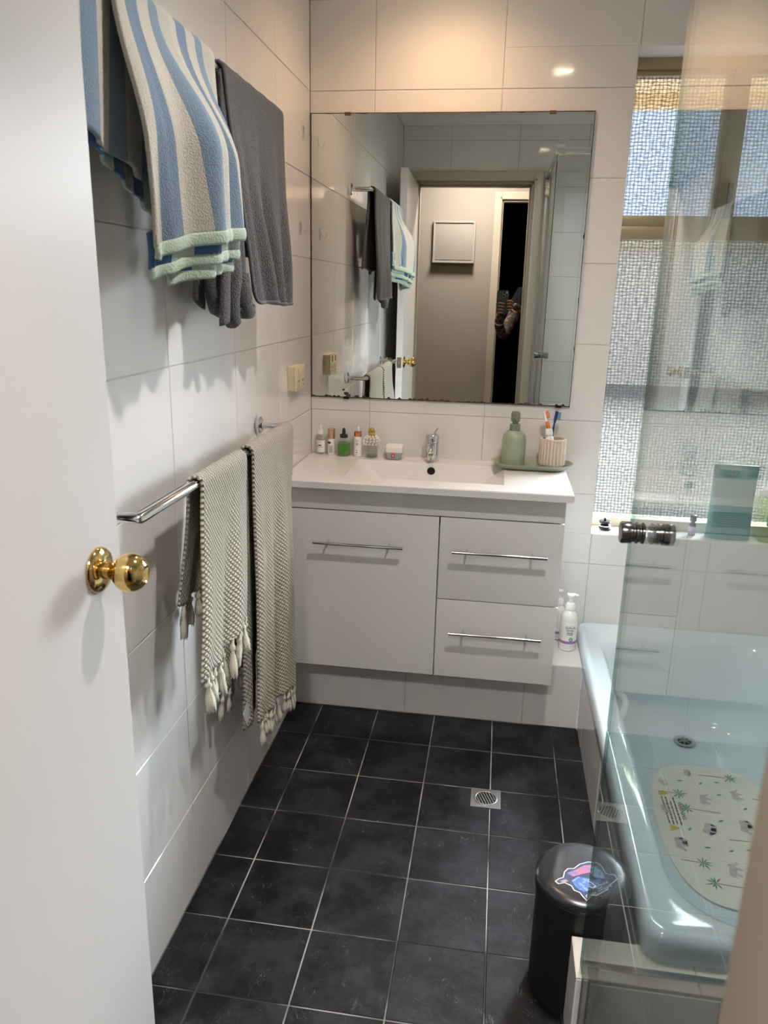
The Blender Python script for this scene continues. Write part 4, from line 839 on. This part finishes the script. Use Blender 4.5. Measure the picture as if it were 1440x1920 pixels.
prism('sticker_art', [(0.858, -1.350), (0.872, -1.336), (0.905, -1.340), (0.918, -1.332), (0.912, -1.352), (0.895, -1.366), (0.880, -1.378), (0.866, -1.368)], SZ, SZ + 0.0006, BLUEST, lid)
prism('sticker_art', [(0.850, -1.330), (0.868, -1.318), (0.886, -1.302), (0.904, -1.296), (0.912, -1.304), (0.900, -1.318), (0.880, -1.328), (0.862, -1.338)], SZ, SZ + 0.0006, PINKST, lid)
prism('sticker_art', [(0.896, -1.306), (0.910, -1.300), (0.922, -1.316), (0.924, -1.332), (0.908, -1.334), (0.898, -1.322)], SZ, SZ + 0.0008, mat('pale_blue_sticker', (0.35, 0.50, 0.70), 0.3, noise=(150, (0.10, 0.18, 0.30), 0.45, 0.6)), lid)
prism('sticker_art', [(0.834, -1.3555), (0.846, -1.348), (0.852, -1.352), (0.842, -1.358)], SZ, SZ + 0.0006, mat('pink_ear', (0.5, 0.30, 0.32), 0.4), lid)
text('lettering', 'CANA', 0.0095, (0.893, -1.3825, SZ + 0.0009), (0, 0, 0.62), mat('white_letters', (0.8, 0.8, 0.82), 0.4), lid)
for q_ in range(5):
    p_ = Vector((0.908, -1.372)) + Vector((math.cos(.62), math.sin(.62))) * q_ * 0.0075; pn = Vector((-math.sin(.62), math.cos(.62)))
    for o_ in (0, 0.011): pp = p_ + pn * o_; prism('sticker_mark', [(pp.x, pp.y), (pp.x + .0045, pp.y + .0032), (pp.x + .0045 - .0022, pp.y + .0032 + .0032), (pp.x - .0022, pp.y + .0032)], SZ, SZ + .0007, mat('white_mark', (0.5, 0.5, 0.55), 0.4), lid)

# ------------------------------------------------------------------ shower screen
ss = empty('shower_screen', (0.868, -1.5, 0.0), 'frameless glass shower screen with a chrome top rail and pivot door', 'shower screen')
GX = 0.868
box('glass_door', GX - .003, GX + .003, -2.318, -1.500, 0.018, 2.060, SGLASS, ss)
box('glass_edge', GX - .003, GX + .003, -1.4999, -1.4985, 0.018, 2.060, node_glass('green_glass_edge', (0.62, 0.74, 0.70)), ss)
box('fixed_panel', GX + .006, 1.749, -1.480, -1.474, 0.216, 2.060, SGLASS, ss)
bm = bm_new(); bbox(bm, GX - .010, GX + .010, -2.368, -1.466, 2.062, 2.092, .002); fin('top_rail', bm, CHROME, ss, smooth=True, sharp=35)
bm = bm_new(); bbox(bm, GX - .010, 1.750, -1.488, -1.466, 2.0622, 2.0922, .002); fin('top_rail', bm, CHROME, ss, smooth=True, sharp=35)
box('corner_block', GX - 0.013, GX + 0.035, -1.50, -1.463, 2.058, 2.104, CHROME, ss, .002)
bm = bm_new(); bbox(bm, GX - .012, GX + .012, -2.369, -2.335, 0.002, 2.06, .003); bbox(bm, GX - .008, GX + .008, -2.336, -2.316, 0.012, 2.055, .002); fin('wall_profile', bm, mat('satin_aluminium', (0.50, 0.51, 0.52), 0.3, 1.0), ss, smooth=True, sharp=35)
bm = bm_new(); bbox(bm, GX - .014, GX + .014, -2.345, -2.295, 1.965, 2.04, .003); bbox(bm, GX - .014, GX + .014, -2.345, -2.295, 0.03, 0.10, .003); fin('pivot_hinge', bm, CHROME, ss, smooth=True, sharp=35)
box('bottom_channel', GX + .006, 1.749, -1.484, -1.470, 0.2132, 0.2158, CHROME, ss)
KP = [(0.0125, 0), (0.0148, 0.001), (0.0148, 0.004), (0.0128, 0.0055), (0.0128, 0.0075), (0.0148, 0.009), (0.0150, 0.012), (0.0130, 0.0135), (0.0130, 0.016), (0.0150, 0.0175), (0.0155, 0.030), (0.0140, 0.0325)]
KNB = mat('dark_chrome_knob', (0.22, 0.22, 0.23), 0.14, 1.0)
kn = lathe('door_knob', KP, (GX - .0033, -1.614, 1.097), KNB, ss, axis=(-1, 0, 0), seg=36)
kn = lathe('door_knob', KP, (GX + .0033, -1.614, 1.097), KNB, ss, axis=(1, 0, 0), seg=36)

# ------------------------------------------------------------------ towel rails
def rail(lab, y0, y1, z, xb):
    t = empty('towel_rail', (0, (y0 + y1) / 2, z), lab, 'towel rail', 'chrome towel rails on the left wall')
    q = 0.004; pts = [(0.008, y1, z), (xb - q, y1, z), (xb - q * .3, y1 - q * .3, z), (xb, y1 - q, z), (xb, y0 + q, z), (xb - q * .3, y0 + q * .3, z), (xb - q, y0, z), (0.008, y0, z)]
    tube('rail_bar', pts, 0.0092, CHROME, t, 20, 30)
    for y in (y0, y1): lathe('wall_flange', [(0.022, 0), (0.0235, 0.002), (0.0235, 0.011), (0.0215, 0.013), (0.010, 0.0135)], (0.0005, y, z), CHROME, t, axis=(1, 0, 0), seg=32)
    return t
rail('upper chrome towel rail carrying the grey and striped towels', -1.70 + .06, -0.672, 1.806, 0.090)
rail('lower chrome towel rail carrying the two fringed towels', -1.545, -0.632, 1.048, 0.091)

# ------------------------------------------------------------------ towels
def sheet(name, m, parent, prof, n_s, n_t, thick=0.005, sub=0):
    """prof(s, t) -> world point ; s across, t along (0..1)"""
    bm = bm_new(); uvl = bm.loops.layers.uv.new('UVMap'); V = [[bm.verts.new(prof(i / n_s, j / n_t)[0]) for j in range(n_t + 1)] for i in range(n_s + 1)]
    UV = {}
    for i in range(n_s + 1):
        for j in range(n_t + 1): UV[V[i][j]] = prof(i / n_s, j / n_t)[1]
    for i in range(n_s):
        for j in range(n_t):
            f = bm.faces.new((V[i][j], V[i + 1][j], V[i + 1][j + 1], V[i][j + 1]))
            for l in f.loops: l[uvl].uv = UV[l.vert]
    me = bpy.data.meshes.new(name); bm.to_mesh(me); bm.free()
    o = link(name, me, m, parent, tuple(prof(.5, .5)[0]), True)
    if thick: md = o.modifiers.new('thick', 'SOLIDIFY'); md.thickness = thick; md.offset = 0
    return o
def lerp(a, b, t): return a + (b - a) * t
def pw(tab, x):
    if x <= tab[0][0]: return tab[0][1]
    for (a, p), (b, q) in zip(tab, tab[1:]):
        if x <= b: t_ = (x - a) / (b - a); t_ = t_ * t_ * (3 - 2 * t_); return p + (q - p) * t_
    return tab[-1][1]
def drape(name, m, parent, xb, zb, r, yt, ybf, zf, ybk, zbk, fold, foldb=None, xoff=lambda s, d: 0.0, ns=60, nt=90, thick=0.005, uvs=1.0):
    """hangs over a bar: back sheet, half circle over the bar, front sheet. yt = (y0,y1) at bar; ybf/ybk = (y0,y1) at bottoms; zf(s), zbk(s) = bottoms"""
    def P(s, t):
        Lf, Lb = zb - zf(s), zb - zbk(s); arc = PI * r; T = Lf + Lb + arc; l = t * T
        y_t = lerp(yt[0], yt[1], s)
        if l < Lb:
            d_ = Lb - l; k = d_ / max(Lb, 1e-6); y = lerp(y_t, lerp(ybk[0], ybk[1], s), k); x = xb - r + (foldb(s, d_) if foldb else 0); x = max(x, 0.006); z_ = zb - d_
        elif l < Lb + arc:
            a = (l - Lb) / r; x = xb - math.cos(a) * r; z_ = zb + math.sin(a) * r + 0.0008 * math.sin(s * 31); y = y_t
        else:
            d_ = l - Lb - arc; k = d_ / max(Lf, 1e-6); y = lerp(y_t, lerp(ybf[0], ybf[1], s), k ** 1.2); x = xb + r + fold(s, d_) + xoff(s, d_); z_ = zb - d_
        return Vector((x, y, z_)), (s * uvs, l)
    return sheet(name, m, parent, P, ns, nt, thick), P
def ease(d, a):
    t_ = min(1.0, d / (a * 1.5)); return t_ * t_ * (3 - 2 * t_)

# grey terry towel
ZU_ = 1.806
gt = empty('grey_towel', (0.09, -0.88, 1.38), 'dark grey terry towel hanging on the upper rail by the mirror', 'towel')
def gf(s, d): return ease(d, .25) * (0.016 * math.sin(s * 8.5 + 0.6) + 0.011 * math.sin(s * 19 + 1.0 + d * 3) + 0.004 * math.sin(s * 37 - d * 6)) + 0.050 * ease(d, .35) * math.sin(min(s * 1.15, 1) * PI) * 0.75
o, GP = drape('towel_front', GREYT, gt, 0.090, ZU_, 0.0145, (-1.110, -0.708), (-1.010, -0.722), lambda s: 1.378 + 0.004 * math.sin(s * 6) + (0.030 * max(0, (0.10 - s) / 0.10) ** 2), (-1.08, -0.70), lambda s: 1.49 + .012 * math.sin(s * 9), gf, lambda s, d: -0.020 * ease(d, .3) + 0.010 * math.sin(s * 12) * ease(d, .2), thick=0.007)
bm = bm_new()
pts = [GP(k / 60, 1.0)[0] + Vector((0.002, 0, 0)) for k in range(61)]; btube(bm, pts, 0.0042, 8)
pts = [GP(0.0, k / 60)[0] + Vector((0.001, 0, 0)) for k in range(25, 61)]; btube(bm, pts, 0.0042, 8)
fin('hem', bm, GREYE, gt, smooth=True)
# second fold behind, hanging lower with rolled corner
def g2(s, t):
    d_ = t * lerp(0.470, 0.425, s); z_ = ZU_ - d_; y = lerp(lerp(-1.118, -1.075, s), lerp(-1.115, -0.99, s), t) - 0.035 * t * t * (1 - s)
    x = 0.096 + 0.02 * math.sin(s * PI) * min(1, d_ / .2) + 0.012 * math.sin(s * 9 + 1) * t - 0.012 * t
    return Vector((x, y, z_)), (s, d_)
sheet('towel_fold', GREYT, gt, g2, 24, 60, 0.008)
def g3(s, t):
    d_ = t * lerp(0.36, 0.44, s); z_ = ZU_ - d_; y = lerp(-1.125, -1.09, s) - 0.075 * t ** 2 * (1 - s) - 0.02 * t; x = 0.062 - 0.012 * t + 0.012 * math.sin(s * 6) * t
    return Vector((x, y, z_)), (s, d_)
sheet('towel_fold', GREYT, gt, g3, 18, 50, 0.008)
bm = bm_new()
btube(bm, [(0.070, -1.105, 1.46), (0.072, -1.118, 1.43), (0.074, -1.124, 1.395), (0.076, -1.116, 1.366), (0.078, -1.108, 1.355)], [0.012, 0.019, 0.019, 0.016, 0.006], 14)
fin('rolled_corner', bm, GREYT, gt, smooth=True)
bm = bm_new()
btube(bm, [(0.100, -1.075, 1.47), (0.100, -1.085, 1.43), (0.098, -1.090, 1.395), (0.096, -1.088, 1.362), (0.097, -1.080, 1.340), (0.097, -1.070, 1.334)], [0.016, 0.020, 0.018, 0.018, 0.017, 0.006], 14)
fin('rolled_corner', bm, GREYT, gt, smooth=True)
bm = bm_new()
btube(bm, [(0.104, -1.045, 1.44), (0.106, -1.045, 1.39), (0.106, -1.030, 1.362), (0.108, -1.005, 1.360), (0.110, -0.985, 1.372)], [0.018, 0.022, 0.018, 0.014, 0.006], 14)
fin('rolled_corner', bm, GREYT, gt, smooth=True)

# striped beach towel, bunched over the rail
bt = empty('striped_towel', (0.12, -1.38, 1.45), 'blue and cream striped towel with mint hem bunched over the upper rail', 'towel')
XT = [(0, .006), (.12, .040), (.30, .070), (.48, .080), (.64, .070), (.80, .048), (.92, .026), (1, .012)]
def bf(s, d):
    e = ease(d, .13); return e * pw(XT, s) + 0.013 * e * math.sin(s * 17 + 0.6 + d * 5) + 0.006 * e * math.sin(s * 39 + d * 7)
def zf1(s): return 1.450 + 0.075 * s + 0.008 * math.sin(s * 6)
o, BP = drape('towel_front', STRT, bt, 0.090, ZU_, 0.0185, (-1.560, -1.180), (-1.505, -1.165), lambda s: zf1(s) + 0.016, (-1.60, -1.17), lambda s: 1.66, bf, lambda s, d: -0.028 * ease(d, .1), thick=0.007, ns=110, nt=90, uvs=1.0)
def hemstrip(name, m, s0, s1, z0, z1, off, Pf, wob=0.0, n=50):
    def P(s, t):
        p = Pf(lerp(s0, s1, s), 1.0)[0].copy(); p.z = p.z - lerp(z0, z1, t); p.x += off + 0.002 * math.sin(t * PI) + wob * math.sin(s * 17); return p, (s * 1.0, t * .03)
    return sheet(name, m, bt, P, n, 5, 0.009)
hemstrip('mint_hem', MINT, 0, .90, -0.002, 0.017, 0.001, BP)
hemstrip('inner_layer', INNER, 0.02, .90, -0.02, 0.034, -0.010, BP, 0.003); hemstrip('mint_hem', MINT, 0.02, .92, 0.032, 0.048, -0.010, BP, 0.003)
hemstrip('inner_layer', INNER, 0.16, .96, 0.03, 0.056, -0.021, BP, 0.003); hemstrip('mint_hem', MINT, 0.14, .97, 0.054, 0.070, -0.021, BP, 0.003)
hemstrip('inner_layer', INNER, 0.80, 1.0, -0.05, 0.010, -0.006, BP, 0.002); hemstrip('mint_hem', MINT, 0.80, 1.0, -0.006, 0.012, -0.004, BP, 0.002)
def bb(s, t):   # looser back part against the wall side, nearer the door
    d_ = t * lerp(0.205, 0.255, s); z_ = ZU_ + 0.012 - d_; y = lerp(-1.640, -1.36, s); x = 0.100 - 0.012 * t + 0.008 * math.sin(s * 14) * t - 0.018 * s
    return Vector((x, y, z_)), (s * .62 + .05, d_)
sheet('towel_back', STRT, bt, bb, 50, 30, 0.007)
def bc(s, t):
    z_ = 1.625 - 0.075 * t * (0.35 + s) ; y = lerp(-1.58, -1.34, s); x = 0.072 + 0.005 * math.sin(s * 20) - 0.02 * s; return Vector((x, y, z_)), (s * .8, t)
sheet('inner_layer', INNER, bt, bc, 40, 10, 0.006)

# fringed hand towel and bath towel
def tassels(parent, Pf, s0, s1, n, tt, m, ln=0.055, lean=0.0):
    key = 'tassel'; me = None
    for k in range(n):
        s = lerp(s0, s1, (k + .5) / n); p = Pf(s, tt)[0]
        if me is None:
            bm = bm_new(); rg = random.Random(11)
            blathe(bm, [(0.0040, 0.004), (0.0035, -0.008), (0.0062, -0.012), (0.0062, -0.018), (0.0032, -0.021), (0.0062, -0.034), (0.0085, -0.047), (0.0080, -ln)], (0, 0, 0), seg=10, rfun=lambda a, r, h: r * (1 + 0.22 * math.cos(5 * a)), sx=.8)
            for q in range(7):
                a = q * .9; btube(bm, [(math.cos(a) * .004, math.sin(a) * .005, -.045), (math.cos(a) * .006, math.sin(a) * .008, -ln - .006 * rg.random())], [.0016, .0007], 5)
            bmesh.ops.recalc_face_normals(bm, faces=bm.faces); me = bpy.data.meshes.new('tassel'); bm.to_mesh(me); bm.free(); me.materials.append(m); me.polygons.foreach_set('use_smooth', [True] * len(me.polygons))
        o = bpy.data.objects.new('tassel', me); C.objects.link(o); o.parent = parent; o.location = p - wl(parent) + Vector((0, 0, random.uniform(-.004, .002)))
        o.rotation_euler = (random.uniform(-.16, .16) + lean, random.uniform(-.14, .14), random.uniform(0, 6)); q = random.uniform(.88, 1.12); o.scale = (q, q, random.uniform(.85, 1.2))
ZL_ = 1.048
hand = empty('hand_towel', (0.1, -1.2, 0.60), 'short sage-beige waffle hand towel with fringe, nearer the door on the lower rail', 'towel', 'fringed waffle towels')
def hf(s, d): e = ease(d, .2); return e * (0.013 * math.sin(s * 9 + 0.4) + 0.006 * math.sin(s * 19 + d * 4)) + 0.014 * e * math.sin(s * PI) + 0.012 * ease(d, .4)
o, HP = drape('waffle_sheet', WAF2, hand, 0.091, ZL_, 0.0145, (-1.310, -1.050), (-1.405, -1.125), lambda s: 0.678 + 0.035 * max(0, s - .3) + 0.008 * math.sin(s * 10), (-1.315, -1.16), lambda s: 0.795, hf, lambda s, d: -0.040 * ease(d, .25) + .008 * math.sin(s * 12) * ease(d, .2), thick=0.007, uvs=0.27)
tassels(hand, HP, 0.02, 0.98, 12, 1.0, FRINGE2, 0.072); tassels(hand, HP, 0.02, 0.9, 7, 0.0, FRINGE2, 0.066)
bath_t = empty('bath_towel', (0.1, -0.82, 0.27), 'long beige waffle bath towel with knotted fringe, beside the vanity', 'towel', 'fringed waffle towels')
def lf(s, d): e = ease(d, .25); return e * (0.010 * math.sin(s * 11 + 0.2) + 0.007 * math.sin(s * 23 + d * 2)) + 0.012 * e * math.sin(s * PI)
o, LP = drape('waffle_sheet', WAF, bath_t, 0.091, ZL_, 0.0150, (-1.000, -0.655), (-1.035, -0.640), lambda s: 0.372 - 0.078 * s ** 1.2 + .004 * math.sin(s * 14), (-1.10, -0.68), lambda s: 0.475 - 0.03 * s, lf, lambda s, d: -0.036 * ease(d, .3) + .007 * math.sin(s * 14) * ease(d, .2), thick=0.0065, ns=80, nt=140, uvs=0.37)
tassels(bath_t, LP, 0.01, 0.99, 16, 1.0, FRINGE, 0.064); tassels(bath_t, LP, 0.0, 0.6, 7, 0.0, FRINGE, 0.064)
def lf2(s, t):
    d_ = t * 0.66; z_ = ZL_ - 0.02 - d_; y = lerp(-1.012, -0.93, s) - 0.055 * t * (1 - s * .5); x = 0.088 + 0.008 * math.sin(s * 5) * t; return Vector((x, y, z_)), (s * .09, d_)
sheet('inner_fold', WAF, bath_t, lf2, 12, 60, 0.006)
tg = box('care_tag', 0.094, 0.0955, -1.098, -1.062, 0.395, 0.445, GREYTAG, bath_t); 
me = tg.data; me.transform(Matrix.Rotation(0.5, 4, 'X')); tg.location = Vector((0.097, -1.068, 0.415)) - wl(bath_t); 
cz = sum((v.co for v in me.vertices), Vector()) / len(me.vertices); me.transform(Matrix.Translation(-cz))

# ------------------------------------------------------------------ wall hooks and power outlet
for y, z, lab in ((-0.104, 1.880, 'clear plastic adhesive wall hook, upper one beside the mirror'), (-0.146, 1.596, 'clear plastic adhesive wall hook, lower one beside the mirror')):
    t = empty('adhesive_hook', (0, y, z), lab, 'hook', 'clear adhesive hooks')
    loft('hook_plate', [[(x, y + a, z + b) for a, b in rrect(-.0095 + i, .0095 - i, -.021 + i, .021 - i, .008, 5)] for x, i in ((0.0003, 0), (0.003, 0), (0.0042, .0018))], CPLAST, t, capa=True)
    tube('hook_arm', [(0.0045, y, z + 0.002), (0.012, y, z - 0.010), (0.020, y, z - 0.013), (0.025, y, z - 0.006), (0.026, y, z + 0.004)], 0.0032, CPLAST, t, 10)
po = empty('power_outlet', (0, -0.258, 1.14), 'cream double power outlet on the left wall beside the mirror', 'power outlet')
box('outlet_box', 0.0004, 0.022, -0.313, -0.203, 1.103, 1.177, CREAMP, po, 0.003)
box('outlet_plate', 0.0222, 0.0285, -0.315, -0.201, 1.101, 1.179, mat('cream_outlet_plate', (0.74, 0.66, 0.46), 0.3), po, 0.003)
for yy in (-0.285, -0.231):
    b_ = box('socket_face', 0.0286, 0.0300, yy - 0.019, yy + 0.019, 1.107, 1.143, CREAMP, po, 0.0006)
    for dy, dz, a in ((-.007, .006, .5), (.007, .006, -.5), (0, -.008, 0)):
        bm = bm_new(); bbox(bm, -.0002, .0006, -.001, .001, -.0042, .0042); bmesh.ops.rotate(bm, verts=bm.verts, matrix=Matrix.Rotation(a, 3, 'X')); bmesh.ops.translate(bm, verts=bm.verts, vec=(0.0301, yy + dy, 1.125 + dz)); fin('pin_slot', bm, BLACKP, b_)
    box('rocker_switch', 0.0286, 0.0335, yy - 0.006, yy + 0.006, 1.150, 1.172, CREAMP, po, 0.0012)

# ------------------------------------------------------------------ person holding the phone in the hall doorway
def skin_body(name, verts, edges, m, parent, root, lv=2):
    me = bpy.data.meshes.new(name); off = wl(parent); me.from_pydata([Vector(v[:3]) - off for v in verts], edges, [])
    o = bpy.data.objects.new(name, me); C.objects.link(o); o.parent = parent; me.materials.append(m)
    sk = o.modifiers.new('skin', 'SKIN'); sk.use_smooth_shade = True
    for i, v in enumerate(verts):
        s = me.skin_vertices[0].data[i]; s.radius = (v[3], v[4] if len(v) > 4 else v[3]); s.use_root = i in root
    sb = o.modifiers.new('sub', 'SUBSURF'); sb.levels = lv; sb.render_levels = lv
    return o
PX, PY = 0.960, -3.16
per = empty('person', (PX, PY, 0.0), 'person in a black t-shirt holding up a phone with both hands, seen in the mirror', 'person')
def chain(*idx): return [(a, b) for a, b in zip(idx, idx[1:])]
CX, CY, CZ = 0.6526, -2.6900, 1.4123
# hands: left picture-side hand below the phone, other hand at its right edge
B = [(PX, PY, 0.95, .13, .10), (PX, PY, 1.12, .12, .09), (PX, PY + .01, 1.30, .135, .095), (PX, PY, 1.42, .11, .075), (PX, PY, 1.50, .052), (PX - .01, PY + .02, 1.56, .060), (PX - .015, PY + .025, 1.64, .078, .088), (PX - .015, PY + .02, 1.72, .066, .075),
     (PX - .17, PY, 1.405, .052), (PX - .245, PY + .09, 1.235, .044), (PX - .30, PY + .18, 1.12, .037), (0.628, -2.83, 1.21, .034), (0.642, -2.735, 1.275, .026), (0.655, -2.715, 1.305, .034, .020),
     (PX + .17, PY, 1.405, .052), (PX + .20, PY + .13, 1.28, .043), (PX + .12, PY + .27, 1.20, .037), (0.83, -2.82, 1.26, .033), (0.745, -2.745, 1.32, .025), (0.715, -2.722, 1.335, .032, .020),
     (PX - .09, PY, .88, .088), (PX - .10, PY + .02, .48, .060), (PX - .10, PY - .02, .10, .042), (PX - .10, PY + .10, .045, .038, .030),
     (PX + .09, PY, .88, .088), (PX + .10, PY + .02, .48, .060), (PX + .10, PY - .02, .10, .042), (PX + .10, PY + .10, .045, .038, .030)]
E_ = chain(0, 1, 2, 3, 4, 5, 6, 7) + [(3, 8), (3, 14), (0, 20), (0, 24)] + chain(8, 9, 10, 11, 12, 13) + chain(14, 15, 16, 17, 18, 19) + chain(20, 21, 22, 23) + chain(24, 25, 26, 27)
skin_body('body', B, E_, SKIN, per, {0})
F_ = []; FE = []; roots = set()
def finger(pts, r):
    i0 = len(F_); roots.add(i0)
    for k, p in enumerate(pts): F_.append((*p, r * (1 - 0.12 * k)))
    FE.extend(chain(*range(i0, i0 + len(pts))))
for k in range(4):   # fingers of the hand under the phone, wrapped across its back
    z0 = 1.345 - k * 0.020; finger([(0.632 - k * .002, -2.716, z0 - .018), (0.618, -2.706, z0), (0.622, -2.680, z0 + .004), (0.645, -2.6765, z0 + .003), (0.664 - .004 * k, -2.6768, z0 - .001)], 0.0088)
finger([(0.648, -2.722, 1.318), (0.630, -2.724, 1.345), (0.628, -2.712, 1.372)], 0.0098)
for k in range(4):   # the other hand grips the right edge
    z0 = 1.362 - k * 0.019; finger([(0.713, -2.722, z0 - .010), (0.702, -2.705, z0), (0.698, -2.684, z0 + .003), (0.684, -2.6765, z0 + .003), (0.672 + .002 * k, -2.6768, z0 + .001)], 0.0085)
finger([(0.712, -2.726, 1.335), (0.700, -2.727, 1.350), (0.690, -2.713, 1.362)], 0.0095)
skin_body('fingers', F_, FE, SKINP, per, roots, 1)
T_ = [(PX, PY, 0.92, .155, .115), (PX, PY, 1.12, .145, .108), (PX, PY + .01, 1.30, .155, .112), (PX, PY, 1.415, .13, .09), (PX, PY, 1.46, .072), (PX - .175, PY, 1.405, .068), (PX - .235, PY + .07, 1.27, .062), (PX + .175, PY, 1.405, .068), (PX + .20, PY + .10, 1.30, .062)]
skin_body('t_shirt', T_, [(0, 1), (1, 2), (2, 3), (3, 4), (3, 5), (5, 6), (3, 7), (7, 8)], SHIRT, per, {0})
T_ = [(PX, PY, 0.96, .15, .11), (PX - .09, PY, .84, .105), (PX - .10, PY + .02, .48, .078), (PX - .10, PY - .02, .09, .060), (PX + .09, PY, .84, .105), (PX + .10, PY + .02, .48, .078), (PX + .10, PY - .02, .09, .060)]
skin_body('trousers', T_, [(0, 1), (1, 2), (2, 3), (0, 4), (4, 5), (5, 6)], PANTS, per, {0})
for s_ in (-1, 1):
    x = PX + s_ * .10; loft('shoe', [[(x + a, PY + .04 + b, z_) for a, b in rrect(-.045 + i, .045 - i, -.10 + i, .15 - i * 2, .04, 5)] for z_, i in ((0.0, 0.004), (0.02, 0), (0.05, .006), (0.075, .018))], BLACKP, per, capa=True)
bm = bm_new(); bmesh.ops.create_uvsphere(bm, u_segments=24, v_segments=16, radius=1.0, matrix=Matrix.Translation((PX - .015, PY + .012, 1.700)) @ Matrix.Diagonal((.088, .098, .085, 1))); fin('hair', bm, HAIR, per, smooth=True)
hx, hy, hz = PX - .015, PY + .108, 1.645
for s_ in (-1, 1):
    lathe('eye', [(0.001, 0), (0.009, 0.002), (0.010, 0.008), (0.006, 0.012)], (hx + s_ * .030, hy - 0.014, hz + .02), WHITEP, per, axis=(0, 1, 0), seg=14)
    lathe('ear', [(0.006, 0), (0.020, 0.006), (0.024, 0.012), (0.015, 0.016)], (hx + s_ * .078, hy - .09, hz), SKINP, per, axis=(s_, -.3, 0), seg=14, sx=.7)
tube('nose', [(hx, hy - .010, hz + .018), (hx, hy + .006, hz - .012), (hx, hy - .004, hz - .022)], [.007, .013, .010], SKINP, per, 10); tube('mouth', [(hx - .022, hy - .012, hz - .045), (hx, hy - .004, hz - .047), (hx + .022, hy - .012, hz - .045)], .005, RED, per, 8)
wb = lathe('wristband', [(0.033, -0.008), (0.035, -0.006), (0.035, 0.006), (0.033, 0.008)], (0.632, -2.800, 1.230), STEEL, per, axis=(0.1, 0.83, 0.55), seg=24, cap=False)
ph = empty('phone', (0.645, -2.692, 1.35), 'dark phone held up in two hands, reflected in the mirror', 'phone')
f_ = lambda x, z_, y: Vector((x, y, z_))
Pp = [(0.6458 + x, 1.3555 + z_) for x, z_ in rrect(-.0385, .0385, -.0745, .0745, .010, 5)]
bm = bm_new(); bprism(bm, Pp, -2.6920, -2.6842, f_); fin('phone_body', bm, PHONEM, ph)
for x, z_ in ((0.6526, 1.4123), (0.6526, 1.3930), (0.6700, 1.4030)):
    lathe('camera_lens', [(0.0062, 0), (0.0068, 0.0004), (0.0066, 0.0013), (0.0050, 0.0014)], (x, -2.6840, z_), LENSM, ph, axis=(0, 1, 0), seg=20)
    lathe('lens_ring', [(0.0072, 0), (0.0072, 0.0012), (0.0068, 0.0012), (0.0068, 0)], (x, -2.6840, z_), STEEL, ph, axis=(0, 1, 0), seg=20, cap=False)
lathe('phone_flash', [(0.003, 0), (0.003, 0.0005)], (0.6700, -2.6840, 1.4170), WHITEP, ph, axis=(0, 1, 0), seg=12)

# drop stray empty labels
for o in SC.objects:
    for k in ('label', 'category', 'group', 'kind'):
        if k in o and not o[k]: del o[k]
